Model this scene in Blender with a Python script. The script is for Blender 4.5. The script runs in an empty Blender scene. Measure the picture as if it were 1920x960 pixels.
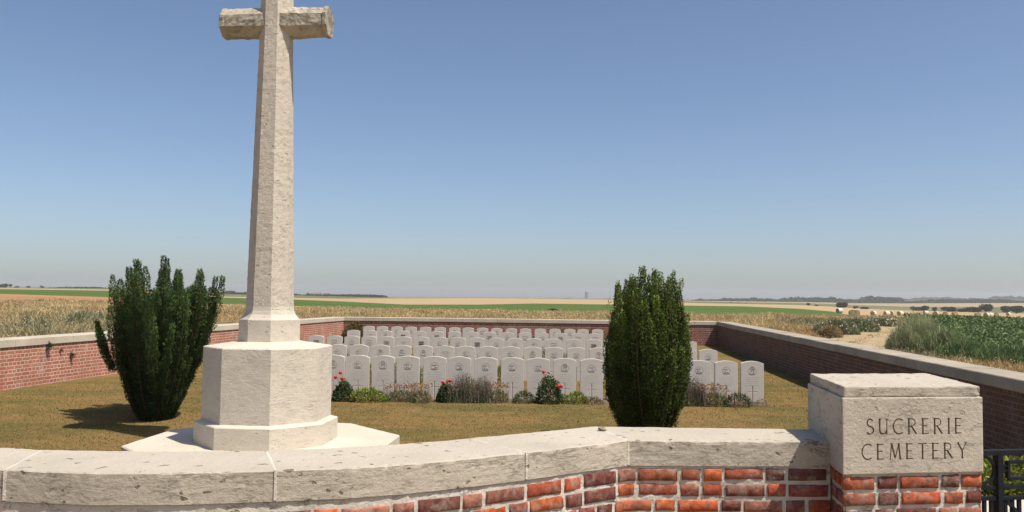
import bpy, bmesh, math, random
import numpy as np
from mathutils import Vector, Matrix, noise
random.seed(7); RNG = np.random.default_rng(7)
S = bpy.context.scene; COL = S.collection
# ------------------------------------------------------------------ camera, sky, sun, exposure
EYE = 1.85; F = 1600.0; PITCH = math.radians(2.72); ROLL = math.radians(0.6)
cd = bpy.data.cameras.new('camera'); cam = bpy.data.objects.new('camera', cd); COL.objects.link(cam)
cd.sensor_width = 36; cd.lens = 36*F/1920; cd.clip_start = 0.05; cd.clip_end = 20000
CM = Matrix.Translation((0, 0, EYE)) @ Matrix.Rotation(math.pi/2+PITCH, 4, 'X') @ Matrix.Rotation(ROLL, 4, 'Z')
cam.matrix_world = CM; S.camera = cam
SUN_EL = math.radians(60.5); SUN_AZ = math.radians(121)          # azimuth clockwise from +Y
w = bpy.data.worlds.new('World'); S.world = w; w.use_nodes = True
nt = w.node_tree; bg = nt.nodes['Background']
sky = nt.nodes.new('ShaderNodeTexSky'); sky.sky_type = 'NISHITA'; sky.sun_disc = False
sky.sun_elevation = SUN_EL; sky.sun_rotation = SUN_AZ
sky.altitude = 0; sky.air_density = 0.76; sky.dust_density = 1.35; sky.ozone_density = 2.3
nt.links.new(sky.outputs[0], bg.inputs[0]); bg.inputs[1].default_value = 0.106
sl = bpy.data.lights.new('sun', 'SUN'); sl.energy = 4.6; sl.angle = math.radians(0.5); sl.color = (1, .925, .81)
so = bpy.data.objects.new('sun', sl); COL.objects.link(so)
sdir = Vector((math.cos(SUN_EL)*math.sin(SUN_AZ), math.cos(SUN_EL)*math.cos(SUN_AZ), math.sin(SUN_EL)))
so.rotation_euler = sdir.to_track_quat('Z', 'Y').to_euler()
S.view_settings.view_transform = 'Standard'; S.view_settings.look = 'None'
S.view_settings.exposure = 0.32; S.view_settings.gamma = 1
S.render.resolution_x = 1024; S.render.resolution_y = 512
S.render.engine = 'CYCLES'
S.cycles.volume_bounces = 1; S.cycles.max_bounces = 6; S.cycles.transparent_max_bounces = 8

# ------------------------------------------------------------------ helpers
R3 = CM.to_3x3()
def ray(px, py):
    return (R3 @ Vector((px-960, 480-py, -F))).normalized()
def at(px, py, z=0.0):
    d = ray(px, py); t = (z-EYE)/d.z
    p = Vector((0, 0, EYE)) + d*t; p.z = z; return p
def aty(px, py, y):
    d = ray(px, py); return Vector((0, 0, EYE)) + d*(y/d.y)
def mesh_obj(name, verts, faces, mat=None, parent=None, smooth=False, cols=None, mats=None, fm=None):
    me = bpy.data.meshes.new(name)
    me.from_pydata([tuple(v) for v in verts], [], [tuple(f) for f in faces])
    for m in (mats or ([mat] if mat else [])): me.materials.append(m)
    if fm is not None: me.polygons.foreach_set('material_index', fm)
    if smooth: me.polygons.foreach_set('use_smooth', [True]*len(me.polygons))
    me.update()
    o = bpy.data.objects.new(name, me); COL.objects.link(o)
    if parent: o.parent = parent; o.matrix_parent_inverse = parent.matrix_world.inverted()
    return o
def fast_mesh(name, V, quads=None, tris=None, mat=None, parent=None, col=None):
    """V (n,3); quads (m,4); tris (k,3); col (n,3) -> one mesh object"""
    me = bpy.data.meshes.new(name); V = np.asarray(V, np.float32)
    loops = []; starts = []; tot = 0
    if quads is not None and len(quads):
        loops.append(np.asarray(quads).ravel()); starts.append(np.arange(len(quads))*4); tot = len(quads)*4
    if tris is not None and len(tris):
        loops.append(np.asarray(tris).ravel()); starts.append(tot+np.arange(len(tris))*3)
    L = np.concatenate(loops).astype(np.int32); ST = np.concatenate(starts).astype(np.int32)
    me.vertices.add(len(V)); me.vertices.foreach_set('co', V.ravel())
    me.loops.add(len(L)); me.loops.foreach_set('vertex_index', L)
    me.polygons.add(len(ST)); me.polygons.foreach_set('loop_start', ST)
    me.update(calc_edges=True); me.validate()
    if col is not None:
        a = me.color_attributes.new('Col', 'FLOAT_COLOR', 'POINT')
        c = np.ones((len(V), 4), np.float32); c[:, :3] = col; a.data.foreach_set('color', c.ravel())
    if mat: me.materials.append(mat)
    o = bpy.data.objects.new(name, me); COL.objects.link(o)
    if parent: o.parent = parent; o.matrix_parent_inverse = parent.matrix_world.inverted()
    return o
def tag(o, label=None, cat=None, group=None, kind=None):
    if label: o['label'] = label
    if cat: o['category'] = cat
    if group: o['group'] = group
    if kind: o['kind'] = kind
    return o
def empty(name, loc, rz=0):
    o = bpy.data.objects.new(name, None); COL.objects.link(o); o.empty_display_size = .2
    o.matrix_world = Matrix.Translation(loc) @ Matrix.Rotation(rz, 4, 'Z'); return o
def copy_tree(o, parent=None):
    c = o.copy(); COL.objects.link(c)
    if parent: c.parent = parent
    for ch in o.children: copy_tree(ch, c)
    return c
def local(parent, name, verts, faces, mat, **k):          # a part given in its thing's local space
    o = mesh_obj(name, verts, faces, mat, **k); o.parent = parent; return o

# ------------------------------------------------------------------ materials
def newmat(name, rough=.9):
    m = bpy.data.materials.new(name); m.use_nodes = True
    b = m.node_tree.nodes['Principled BSDF']; b.inputs['Roughness'].default_value = rough
    b.inputs['Specular IOR Level'].default_value = .25
    return m, m.node_tree, b
class N:
    def __init__(s, nt): s.nt = nt
    def n(s, t, **k):
        x = s.nt.nodes.new(t)
        for a, v in k.items(): setattr(x, a, v)
        return x
    def l(s, a, b): s.nt.links.new(a, b)
    def coord(s, scale=(1, 1, 1), kind='Object'):
        tc = s.n('ShaderNodeTexCoord'); mp = s.n('ShaderNodeMapping'); mp.inputs['Scale'].default_value = scale
        s.l(tc.outputs[kind], mp.inputs[0]); return mp.outputs[0]
    def noise(s, v, scale, detail=4, rough=.55, dist=0):
        x = s.n('ShaderNodeTexNoise'); x.inputs['Scale'].default_value = scale; x.inputs['Detail'].default_value = detail
        x.inputs['Roughness'].default_value = rough; x.inputs['Distortion'].default_value = dist
        s.l(v, x.inputs['Vector']); return x.outputs['Fac']
    def ramp(s, f, stops):
        x = s.n('ShaderNodeValToRGB'); e = x.color_ramp.elements
        while len(e) < len(stops): e.new(.5)
        for i, (p, c) in enumerate(stops):
            e[i].position = p; e[i].color = (c, c, c, 1) if isinstance(c, (int, float)) else (*c, 1)
        s.l(f, x.inputs[0]); return x.outputs[0]
    def mix(s, f, a, b, mode='MIX'):
        x = s.n('ShaderNodeMix', data_type='RGBA', blend_type=mode)
        for sock, v in ((x.inputs[0], f), (x.inputs[6], a), (x.inputs[7], b)):
            if isinstance(v, (int, float)): sock.default_value = v
            elif isinstance(v, tuple): sock.default_value = (*v, 1)
            else: s.l(v, sock)
        return x.outputs[2]
    def math(s, op, a, b=0.0):
        x = s.n('ShaderNodeMath', operation=op)
        for sock, v in ((x.inputs[0], a), (x.inputs[1], b)):
            if isinstance(v, (int, float)): sock.default_value = v
            else: s.l(v, sock)
        return x.outputs[0]
    def bump(s, h, strength, dist, bsdf):
        x = s.n('ShaderNodeBump'); x.inputs['Strength'].default_value = strength; x.inputs['Distance'].default_value = dist
        s.l(h, x.inputs['Height']); s.l(x.outputs[0], bsdf.inputs['Normal']); return x
def stone(name, c1, c2, crack=.6, pit=.6, lichen=0.0, bump=.6, tool=0.0, hs=(1.6, 1.6, 20)):
    m, nt, b = newmat(name); g = N(nt); o = g.coord(); a = g.coord(hs)
    base = g.mix(g.ramp(g.noise(o, 1.7, 5), [(.35, 0), (.68, 1)]), c1, c2)
    fine = g.noise(o, 60, 3, .7)
    base = g.mix(g.ramp(fine, [(.3, .16), (.7, 0)]), base, tuple(x*.72 for x in c1))
    # tooling lines / cracks along the bed of the stone
    geo = g.n('ShaderNodeNewGeometry'); sx = g.n('ShaderNodeSeparateXYZ'); g.l(geo.outputs['True Normal'], sx.inputs[0])
    side = g.ramp(g.math('ABSOLUTE', sx.outputs['Z']), [(.45, 1), (.75, 0)])
    n1 = g.noise(a, 3.2, 6, .68, .1); ridge = g.math('ABSOLUTE', g.math('SUBTRACT', n1, .5))
    cr = g.ramp(ridge, [(.0, 1), (.016, 0)])
    msk = g.math('MULTIPLY', side, g.ramp(g.noise(g.coord((1.3, 1.3, 3.5)), 4.5, 4), [(.47, 0), (.62, 1)]))
    crk = g.math('MULTIPLY', g.math('MULTIPLY', cr, msk), crack)
    vo = g.n('ShaderNodeTexVoronoi'); vo.inputs['Scale'].default_value = 11; wv = g.n('ShaderNodeVectorMath', operation='ADD'); wn = g.n('ShaderNodeTexNoise'); wn.inputs['Scale'].default_value = 17; wn.inputs['Detail'].default_value = 5; g.l(o, wn.inputs['Vector'])
    ws = g.n('ShaderNodeVectorMath', operation='SCALE'); ws.inputs['Scale'].default_value = .10; g.l(wn.outputs['Color'], ws.inputs[0]); g.l(g.coord((1, 1, 1.6)), wv.inputs[0]); g.l(ws.outputs[0], wv.inputs[1]); g.l(wv.outputs[0], vo.inputs['Vector'])
    pm = g.ramp(g.noise(o, 7, 2), [(.49, 0), (.55, 1)])
    pt = g.math('MULTIPLY', g.math('MULTIPLY', g.ramp(g.math('ADD', vo.outputs['Distance'], g.math('MULTIPLY', fine, .12)), [(.19, 1), (.27, 0)]), pm), pit)
    dark = g.math('MAXIMUM', crk, pt)
    if tool:
        tn = g.ramp(g.noise(g.coord((5.5, 5.5, 55)), 3.0, 4, .65), [(.60, 0), (.66, 1)])
        tm = g.ramp(g.noise(g.coord((1, 1, 1.5)), 2.4, 3), [(.38, .25), (.6, 1)])
        dark = g.math('MAXIMUM', dark, g.math('MULTIPLY', g.math('MULTIPLY', tn, tm), g.math('MULTIPLY', side, tool)))
    base = g.mix(dark, base, (.17, .135, .10))
    if lichen:
        lm = g.math('MULTIPLY', g.ramp(g.noise(o, 5.5, 9, .78), [(.47, 0), (.60, 1)]), lichen)
        base = g.mix(lm, base, (.20, .18, .14))
    g.l(base, b.inputs['Base Color'])
    h = g.math('SUBTRACT', g.math('ADD', g.math('MULTIPLY', fine, .35), g.math('ADD', g.math('MULTIPLY', g.noise(a, 6, 6, .7), .28), g.math('MULTIPLY', g.noise(o, 26, 6, .75), .7))), g.math('MULTIPLY', dark, .9))
    g.bump(h, bump, .012, b); return m
M_STONE = stone('limestone', (.56, .50, .405), (.63, .565, .465), crack=.3, pit=.4, tool=.15)
M_STONE_TOOL = stone('tooled_limestone', (.61, .54, .44), (.65, .58, .475), crack=.2, pit=.12, bump=1.0, tool=.42)
M_COPE_NEAR = stone('pitted_coping', (.45, .40, .325), (.53, .47, .385), crack=.6, pit=.9, bump=.8, hs=(2.2, 2.2, 13), tool=.1)
M_SIGN = stone('sign_limestone', (.47, .415, .34), (.57, .505, .42), crack=.5, pit=.3, bump=.8, hs=(2.6, 2.6, 8), tool=.08)
M_SHAFT = stone('shaft_limestone', (.57, .50, .41), (.61, .54, .445), crack=.3, pit=.45, lichen=.05, bump=1.0, hs=(5, 5, 8), tool=.12)
M_ARM = stone('weathered_arm_limestone', (.42, .37, .29), (.52, .455, .36), crack=.7, pit=.5, lichen=.85, bump=1.0, hs=(2, 5, 9), tool=.5)
M_COPE_FAR = stone('wall_coping', (.46, .40, .31), (.55, .49, .39), crack=.3, pit=.3, bump=.4)
M_HEAD = stone('headstone_stone', (.53, .49, .435), (.59, .545, .49), crack=0, pit=0, bump=.15)
M_MORTAR = stone('lime_mortar', (.58, .53, .45), (.68, .63, .55), crack=.35, pit=.5, bump=1.0, hs=(6, 6, 6))

def flat(name, c, rough=.9, var=.25, scale=8, spec=.25):
    m, nt, b = newmat(name, rough); g = N(nt)
    f = g.ramp(g.noise(g.coord(), scale, 5), [(.3, 0), (.7, 1)])
    g.l(g.mix(f, tuple(x*(1-var) for x in c), tuple(min(1, x*(1+var)) for x in c)), b.inputs['Base Color'])
    b.inputs['Specular IOR Level'].default_value = spec; return m
M_CARVE = flat('carved_relief', (.41, .38, .34), var=.2, scale=30)
M_GROOVE = flat('letter_groove', (.30, .24, .18), var=.2, scale=40)
M_IRON = flat('painted_iron', (.012, .013, .017), .6, .2, 20, .22)
M_BARK = flat('bark', (.11, .07, .045), .95, .4, 20)
M_SOIL = flat('soil', (.12, .085, .055), .98, .4, 6)
M_STRAW = flat('straw', (.42, .31, .16), .95, .3, 3)
M_WRAP = flat('net_wrap', (.62, .58, .48), .7, .15, 3)
M_ROSE = flat('rose_petals', (.62, .018, .018), .6, .3, 60)

def attr_mat(name, rough=.85, trans=.25, var=.35, scale=3.0):
    m, nt, b = newmat(name, rough); g = N(nt)
    at_ = g.n('ShaderNodeAttribute', attribute_name='Col')
    f = g.ramp(g.noise(g.coord(), scale, 4), [(.3, 1-var), (.7, 1+var)])
    g.l(g.mix(1.0, at_.outputs['Color'], f, 'MULTIPLY'), b.inputs['Base Color'])
    b.inputs['Specular IOR Level'].default_value = .15
    if trans:
        out = nt.nodes['Material Output']; tr = g.n('ShaderNodeBsdfTranslucent'); mx = g.n('ShaderNodeMixShader')
        g.l(at_.outputs['Color'], tr.inputs[0]); mx.inputs[0].default_value = trans
        g.l(b.outputs[0], mx.inputs[1]); g.l(tr.outputs[0], mx.inputs[2]); g.l(mx.outputs[0], out.inputs[0])
    return m
M_BLADE = attr_mat('dry_blades', trans=.3, scale=.35, var=.25)
M_LEAF = attr_mat('leaves', trans=.2, scale=2.0, var=.3)
M_YEW = attr_mat('yew_needles', .7, trans=.12, scale=5.0, var=.35)
M_BRICKC = attr_mat('fired_clay', .97, 0, .45, 26)
def _brick_bump():
    g = N(M_BRICKC.node_tree); b = M_BRICKC.node_tree.nodes['Principled BSDF']
    g.bump(g.noise(g.coord(), 45, 8, .8), 1.0, .007, b)
    sock = b.inputs['Base Color']; src = sock.links[0].from_socket
    sm = g.math('MULTIPLY', g.ramp(g.noise(g.coord(), 8, 8, .75), [(.50, .04), (.66, 1)]), .7)
    dk = g.math('MULTIPLY', g.ramp(g.noise(g.coord(), 19, 6, .75), [(.55, 0), (.68, 1)]), .6)
    g.l(g.mix(sm, g.mix(dk, src, (.06, .03, .025)), (.42, .35, .29)), sock); b.inputs['Specular IOR Level'].default_value = .05
_brick_bump()

def brickwall(name, ca, cb, cm, white=0.0, weeds=0.0):
    m, nt, b = newmat(name, .95); g = N(nt); uv = g.coord((1, 1, 1), 'UV'); o = g.coord()
    wob = g.n('ShaderNodeVectorMath', operation='ADD'); nz = g.n('ShaderNodeTexNoise'); nz.inputs['Scale'].default_value = 9
    g.l(uv, nz.inputs['Vector']); sc = g.n('ShaderNodeVectorMath', operation='SCALE'); sc.inputs['Scale'].default_value = .016
    g.l(nz.outputs['Color'], sc.inputs[0]); g.l(uv, wob.inputs[0]); g.l(sc.outputs[0], wob.inputs[1])
    bt = g.n('ShaderNodeTexBrick'); bt.offset = .5; bt.squash = .5; bt.squash_frequency = 2
    for k, v in (('Scale', 1.0), ('Brick Width', .20), ('Row Height', .067), ('Mortar Size', .0095), ('Mortar Smooth', .25), ('Bias', 0)): bt.inputs[k].default_value = v
    bt.inputs['Color1'].default_value = (*ca, 1); bt.inputs['Color2'].default_value = (*cb, 1); bt.inputs['Mortar'].default_value = (*cm, 1)
    g.l(wob.outputs[0], bt.inputs['Vector'])
    c = g.mix(g.ramp(g.noise(o, 3.5, 6), [(.35, 0), (.7, .5)]), bt.outputs['Color'], tuple(x*.62 for x in ca))
    if white:
        c = g.mix(g.math('MULTIPLY', g.ramp(g.noise(uv, 1.6, 5, .7), [(.56, 0), (.68, 1)]), white), c, (.55, .44, .38))
    c = g.mix(g.ramp(g.noise(uv, 28, 4, .7), [(.25, .45), (.5, 0)]), c, tuple(x*.4 for x in ca))
    g.l(c, b.inputs['Base Color'])
    h = g.math('SUBTRACT', g.math('MULTIPLY', g.noise(o, 40, 4), .3), g.math('MULTIPLY', bt.outputs['Fac'], .7))
    g.bump(h, .9, .02, b); return m
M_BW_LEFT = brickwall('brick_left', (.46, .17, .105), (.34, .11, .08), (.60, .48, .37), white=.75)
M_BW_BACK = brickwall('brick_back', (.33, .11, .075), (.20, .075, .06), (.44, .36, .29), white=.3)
M_BW_RIGHT = brickwall('brick_right', (.20, .09, .052), (.125, .065, .042), (.22, .18, .14), white=.1)  # brick and mortar colours darkened to carry the shade on this wall
M_COPE_DARK = stone('shaded_wall_coping', (.31, .27, .21), (.42, .365, .285), crack=.3, pit=.4, bump=.5)  # darker copy of the wall coping, shade put into its base colour

def field(name, c1, c2, s=(.02, .02, .02), c3=None):
    m, nt, b = newmat(name, .98); g = N(nt); o = g.coord()
    v = g.coord(s)
    c = g.mix(g.ramp(g.noise(v, 1, 6, .65), [(.36, 0), (.64, 1)]), c1, c2)
    c = g.mix(g.ramp(g.noise(o, .9, 5, .7), [(.35, .35), (.6, 0)]), c, tuple(x*.6 for x in c1))
    if c3: c = g.mix(g.ramp(g.noise(g.coord(tuple(x*2.7 for x in s)), 1, 4), [(.53, 0), (.66, 1)]), c, c3)
    b.inputs['Specular IOR Level'].default_value = 0
    g.l(c, b.inputs['Base Color']); return m
M_ROUGH = field('dry_grassland', (.26, .185, .085), (.35, .25, .12), (.12, .12, .12), (.20, .15, .075))
M_BROWN = field('reddish_stubble', (.33, .18, .10), (.40, .235, .13), (.02, .15, .02))
M_GREEN = field('beet_field', (.075, .12, .035), (.10, .15, .05), (.012, .06, .01))
M_TAN = field('harvested_wheat', (.37, .265, .145), (.42, .31, .18), (.004, .05, .01), (.46, .37, .25))
M_DARK = field('far_fields', (.10, .12, .06), (.15, .15, .08), (.002, .012, .01), (.30, .24, .14))
M_PINK = field('far_stubble', (.42, .31, .20), (.34, .27, .17), (.001, .014, .01), (.15, .16, .09))
M_HILL = field('wooded_hills', (.05, .075, .035), (.09, .10, .05), (.0012, .004, .01))
M_TRACK = field('bare_earth', (.33, .245, .15), (.43, .33, .22), (.8, .8, .8), (.30, .25, .13))
M_PAVE = stone('pale_paving', (.55, .52, .46), (.64, .60, .53), crack=.1, pit=.2, bump=.3)
def lawn_mat():
    m, nt, b = newmat('dry_lawn', .98); g = N(nt); o = g.coord(); v = g.coord((.6, 1.3, 1))
    c = g.mix(g.ramp(g.noise(v, .9, 5, .6), [(.42, 0), (.58, 1)]), (.23, .15, .06), (.145, .12, .045))
    c = g.mix(g.ramp(g.noise(v, 5, 5, .7), [(.5, 0), (.7, .6)]), c, (.29, .195, .085))
    c = g.mix(g.ramp(g.noise(o, 55, 4, .7), [(.3, .3), (.55, 0)]), c, (.12, .095, .04))
    g.l(c, b.inputs['Base Color']); b.inputs['Specular IOR Level'].default_value = 0
    g.bump(g.noise(o, 90, 3, .7), .8, .02, b); return m
M_LAWN = lawn_mat()

# ------------------------------------------------------------------ terrain rings round the place
TX = [-400, 0, 200, 420, 560, 640, 700, 760, 900, 1000, 1150, 1300, 1400, 1500, 1560, 1600, 1700, 1920, 2400]
TY = [[566,566,567,577,580,581,582,583,585,587,589,593,594,594,594,595,598,606,612],
      [550,551,557,570,574,577,579,581,583,585,587,590,591,592,593,594.5,597,605,611],
      [541,542,545,558,562,565,568,571,571,569,571,573,574.5,579,584,592.5,593.5,599,605],
      [539,540,543,556,558.5,560,559.5,559.5,559,560,562,568,570,572,575,578,582,588,592],
      [537,538.5,540.3,550.5,553,555,557,558,558.4,559.5,561,565,567,568,570,572,575,576,578],
      [536.5,538,539.9,549.8,552.3,554.3,556.2,557.2,558,559,560.5,564,565,566,567,568,568,567,566],
      [536,537.5,539.5,549.3,551.8,553.8,555.6,556.6,557.4,558.4,560,562,562,562,562,562,562,561,560]]
TD = [[70]*13+[70,70,70,75,80,80], [110]*13+[110,105,100,95,90,90], [300]*13+[280,260,235,230,225,225],
      [700]*19, [1200]*19, [2000]*19, [4200]*19]
AZ = [math.atan2(ray(x, 560).x, ray(x, 560).y) for x in TX]
TE = []
for row in TY:
    r_ = []
    for x, y in zip(TX, row):
        d = ray(x, y); r_.append(d.z/math.hypot(d.x, d.y))
    TE.append(r_)
def bnd(k, az):
    d = np.interp(az, AZ, TD[k]); return d, EYE + np.interp(az, AZ, TE[k])*d
def ground_z(x, y):
    x = np.asarray(x, float); y = np.asarray(y, float)
    az = np.arctan2(x, y); d = np.hypot(x, y)
    ds = [np.full_like(d, 22.0)]; zs = [np.zeros_like(d)]
    for k in range(7):
        a, b_ = bnd(k, az); ds.append(a); zs.append(b_)
    out = np.zeros_like(d)
    for k in range(7):
        t = np.clip((d-ds[k])/(ds[k+1]-ds[k]), 0, 1)
        out = np.where(d >= ds[k], zs[k]+(zs[k+1]-zs[k])*t, out)
    return out
def hit(px, py, dmin=18, dmax=4000):
    """where the sight line to a pixel of the photograph meets the terrain"""
    r = ray(px, py); k = math.hypot(r.x, r.y)
    ds = np.geomspace(dmin, dmax, 1500); X = r.x/k*ds; Y = r.y/k*ds; Z = EYE+r.z/k*ds
    g = ground_z(X, Y); i = np.argmax(Z <= g) if (Z <= g).any() else len(ds)-1
    return Vector((X[i], Y[i], float(g[i])))

# cemetery outline (inner face of the side walls, world metres)
def wall_pt(px, py): return at(px, py, 1.0)
BL = wall_pt(646, 594.5); BR = wall_pt(1344, 603)
dR = (wall_pt(1920, 713.5)-BR).normalized(); FR = BR - dR*0 + dR*27.0
dL = (wall_pt(0, 637.5)-BL).normalized(); FL = BL + dL*24.5
def inside(X, Y, m=0.25):
    P = [FL, BL, BR, FR]; ok = np.ones_like(X, bool)
    for a, b_ in ((FL, BL), (BL, BR), (BR, FR), (FR, FL)):
        e = (b_-a).normalized(); nrm = (e.y, -e.x)            # outward is left of travel for clockwise order -> inside is right
        ok &= ((X-a.x)*nrm[0]+(Y-a.y)*nrm[1]) > -m
    return ok
azs = np.concatenate([np.linspace(-math.pi, -.75, 40)[:-1], np.linspace(-.75, .75, 380), np.linspace(.75, math.pi, 40)[1:]])
names = ['rough_ground', 'stubble_field', 'beet_field', 'wheat_stubble_field', 'far_farmland', 'far_stubble', 'hills']
bmats = [M_ROUGH, M_BROWN, M_GREEN, M_TAN, M_DARK, M_PINK, M_HILL]
ticks = [np.concatenate([[.3, 2, 4], np.linspace(5, 45, 90)]), None, None, None, None, None, None]
for k in range(7):
    rows = []
    if k == 0:
        d1, z1 = bnd(0, azs)
        D = [np.full_like(azs, t) for t in ticks[0]]+[45+(d1-45)*t for t in (.25, .5, .75, 1)]
    else:
        d0, _ = bnd(k-1, azs); d1, _ = bnd(k, azs); D = [d0+(d1-d0)*t for t in np.linspace(0, 1, 7)]
        if k == 6: D.append(d1*1.3)
    V = []
    for i, d in enumerate(D):
        X = d*np.sin(azs); Y = d*np.cos(azs); Z = ground_z(X, Y)
        if k == 0: Z = np.where(inside(X, Y), -.3, Z)
        if k == 6 and i == len(D)-1: Z = Z-60
        V.append(np.stack([X, Y, Z], 1))
    n = len(azs); V = np.concatenate(V); idx = np.arange(len(V)).reshape(-1, n)
    q = np.stack([idx[:-1, :-1], idx[:-1, 1:], idx[1:, 1:], idx[1:, :-1]], -1).reshape(-1, 4)
    # vertices wind clockwise in azimuth -> flip so normals point up
    o = fast_mesh(names[k], V, q[:, ::-1], mat=bmats[k]); tag(o, kind='structure')
# haze: one closed volume box, the sky outside it
hz, hn, hb = newmat('haze_air'); hn.nodes.remove(hb)
pv = hn.nodes.new('ShaderNodeVolumePrincipled'); pv.inputs['Color'].default_value = (.90, .93, 1.0, 1)
pv.inputs['Density'].default_value = .00015; pv.inputs['Anisotropy'].default_value = .2
hn.links.new(pv.outputs[0], hn.nodes['Material Output'].inputs['Volume'])
bv = [(x, y, z) for z in (-75, 60) for x, y in ((-6200, -6200), (6200, -6200), (6200, 6200), (-6200, 6200))]
tag(mesh_obj('haze', bv, [(3, 2, 1, 0), (4, 5, 6, 7), (0, 1, 5, 4), (1, 2, 6, 5), (2, 3, 7, 6), (3, 0, 4, 7)], hz), kind='stuff')
# lawn
def lawn_z(y):
    t = np.clip((np.asarray(y, float)-11)/2.6, 0, 1); return .10*t*t*(3-2*t)
_ys = np.concatenate([np.linspace(4.3, 15, 44), np.linspace(16, BL.y+.3, 10)]); _V = []
for y in _ys:
    xl = FL.x+(BL.x-FL.x)*(y-FL.y)/(BL.y-FL.y)-.1; xr = FR.x+(BR.x-FR.x)*(y-FR.y)/(BR.y-FR.y)+.1
    for t in np.linspace(0, 1, 9): _V.append((xl+(xr-xl)*t, y, .004+float(lawn_z(y))))
_Q = [(i*9+j, i*9+j+1, (i+1)*9+j+1, (i+1)*9+j) for i in range(len(_ys)-1) for j in range(8)]
tag(fast_mesh('lawn', _V, _Q, mat=M_LAWN), kind='structure')

# ------------------------------------------------------------------ swept masonry
def sweep(path, prof, closed_prof=True, caps=True, rough=0, rs=9, seed=0):
    """path: list of (point, outward normal); prof: list of (offset outward, z). -> verts, faces"""
    V = []; Fc = []; m = len(prof)
    for (p, nn) in path:
        for (u, z) in prof: V.append(Vector((p.x+nn.x*u, p.y+nn.y*u, z)))
    for i in range(len(path)-1):
        for j in range(m):
            k = (j+1) % m
            Fc.append((i*m+j, i*m+k, (i+1)*m+k, (i+1)*m+j))
    if caps:
        Fc.append(tuple(range(m))[::-1]); Fc.append(tuple((len(path)-1)*m+j for j in range(m)))
    if rough:
        for v in V:
            q = v*rs+Vector((seed, 0, 0)); nv = noise.noise_vector(q)+noise.noise_vector(q*3.1)*.5
            v += nv*rough
    return V, Fc
def resample(pts, step):
    out = []
    for a, b_ in zip(pts[:-1], pts[1:]):
        n = max(1, int(round((b_-a).length/step)))
        out += [a+(b_-a)*(i/n) for i in range(n)]
    return out+[pts[-1]]
def with_normals(pts, side=1):
    r_ = []
    for i, p in enumerate(pts):
        t = (pts[min(i+1, len(pts)-1)]-pts[max(i-1, 0)]); t.z = 0; t.normalize()
        r_.append((p, Vector((t.y, -t.x, 0))*side))
    return r_
def rect_prof(u0, u1, z0, z1, step=.03, bev=.008):
    P = []
    def seg(a, b_):
        n = max(1, int(math.hypot(b_[0]-a[0], b_[1]-a[1])/step))
        for i in range(n): P.append((a[0]+(b_[0]-a[0])*i/n, a[1]+(b_[1]-a[1])*i/n))
    c = [(u1, z0+bev), (u1, z1-bev), (u1-bev, z1), (u0+bev, z1), (u0, z1-bev), (u0, z0+bev), (u0+bev, z0), (u1-bev, z0)]
    for a, b_ in zip(c, c[1:]+c[:1]): seg(a, b_)
    return P[::-1]
def fix_normals(o):
    bm = bmesh.new(); bm.from_mesh(o.data); bmesh.ops.recalc_face_normals(bm, faces=bm.faces); bm.to_mesh(o.data); bm.free(); return o

BCOL = [(.50, .11, .04), (.50, .13, .05), (.42, .09, .04), (.36, .085, .045), (.30, .07, .042), (.25, .07, .05), (.19, .06, .05), (.38, .12, .065), (.28, .11, .08), (.14, .048, .04), (.21, .075, .06), (.33, .14, .10)]
def brick_courses(name, path, z_top, z_bot, mat, parent, course=.093, hgt=.070, jit=.003, face=.0, depth=.05, drop=None, offs=0.0, seed=1):
    """individual clay bricks along a polyline of (point, normal)"""
    rnd = random.Random(seed); V = []; Q = []; C = []
    P = [p for p, _ in path]; L = [0]
    for a, b_ in zip(P[:-1], P[1:]): L.append(L[-1]+(b_-a).length)
    xs = [p.x for p in P]; ys = [p.y for p in P]; nx = [n.x for _, n in path]; ny = [n.y for _, n in path]
    def pt(s, u, z):
        return Vector((np.interp(s, L, xs)+np.interp(s, L, nx)*u, np.interp(s, L, ys)+np.interp(s, L, ny)*u, z))
    row = 0; z = z_top
    while z-hgt > z_bot:
        s = offs-(.12 if row % 2 else 0)-rnd.random()*.02; k = row % 2
        while s < L[-1]:
            ln = (.236 if k % 2 == 0 else .112)+rnd.uniform(-.006, .006)
            if rnd.random() < .12: k += 1
            a = max(s, 0); b_ = min(s+ln, L[-1])
            if b_-a > .02:
                dz = drop((a+b_)/2) if drop else 0
                f = face+rnd.uniform(-.005, .003); zc = rnd.uniform(-.003, .003)
                c = Vector(rnd.choice(BCOL))*rnd.uniform(.8, 1.15); h2 = hgt+rnd.uniform(-.006, .004)
                nseg = 3; base = len(V); ring = []
                for si in range(nseg+1):
                    t = si/nseg
                    for (u, zz, ins) in ((f-depth, z-h2, 0), (f-.006, z-h2, 0), (f, z-h2+.006, 1), (f, z-h2*.5, 1), (f, z-.006, 1), (f-.006, z, 0), (f-depth, z, 0)):
                        e = .006 if ins else 0
                        ss = a+e+(b_-a-2*e)*t
                        v = pt(ss, u, zz+zc+dz)
                        v += Vector((rnd.uniform(-1, 1), rnd.uniform(-1, 1), rnd.uniform(-1, 1)))*jit*(1 if ins else .5)
                        V.append(v); C.append(c*rnd.uniform(.88, 1.1))
                m = 7
                for si in range(nseg):
                    for j in range(m-1):
                        Q.append((base+si*m+j, base+(si+1)*m+j, base+(si+1)*m+j+1, base+si*m+j+1))
                for off, fl in ((0, 1), (nseg*m, 0)):
                    for tr in ((0, 1, 5, 6), (1, 2, 4, 5)):
                        t4 = tuple(base+off+x for x in tr); Q.append(t4 if fl else t4[::-1])
            s += ln+.021+rnd.uniform(-.003, .006); k += 1
        z -= course; row += 1
    return fast_mesh(name, [tuple(v) for v in V], Q, mat=mat, parent=parent, col=np.array([tuple(c) for c in C]))

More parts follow.
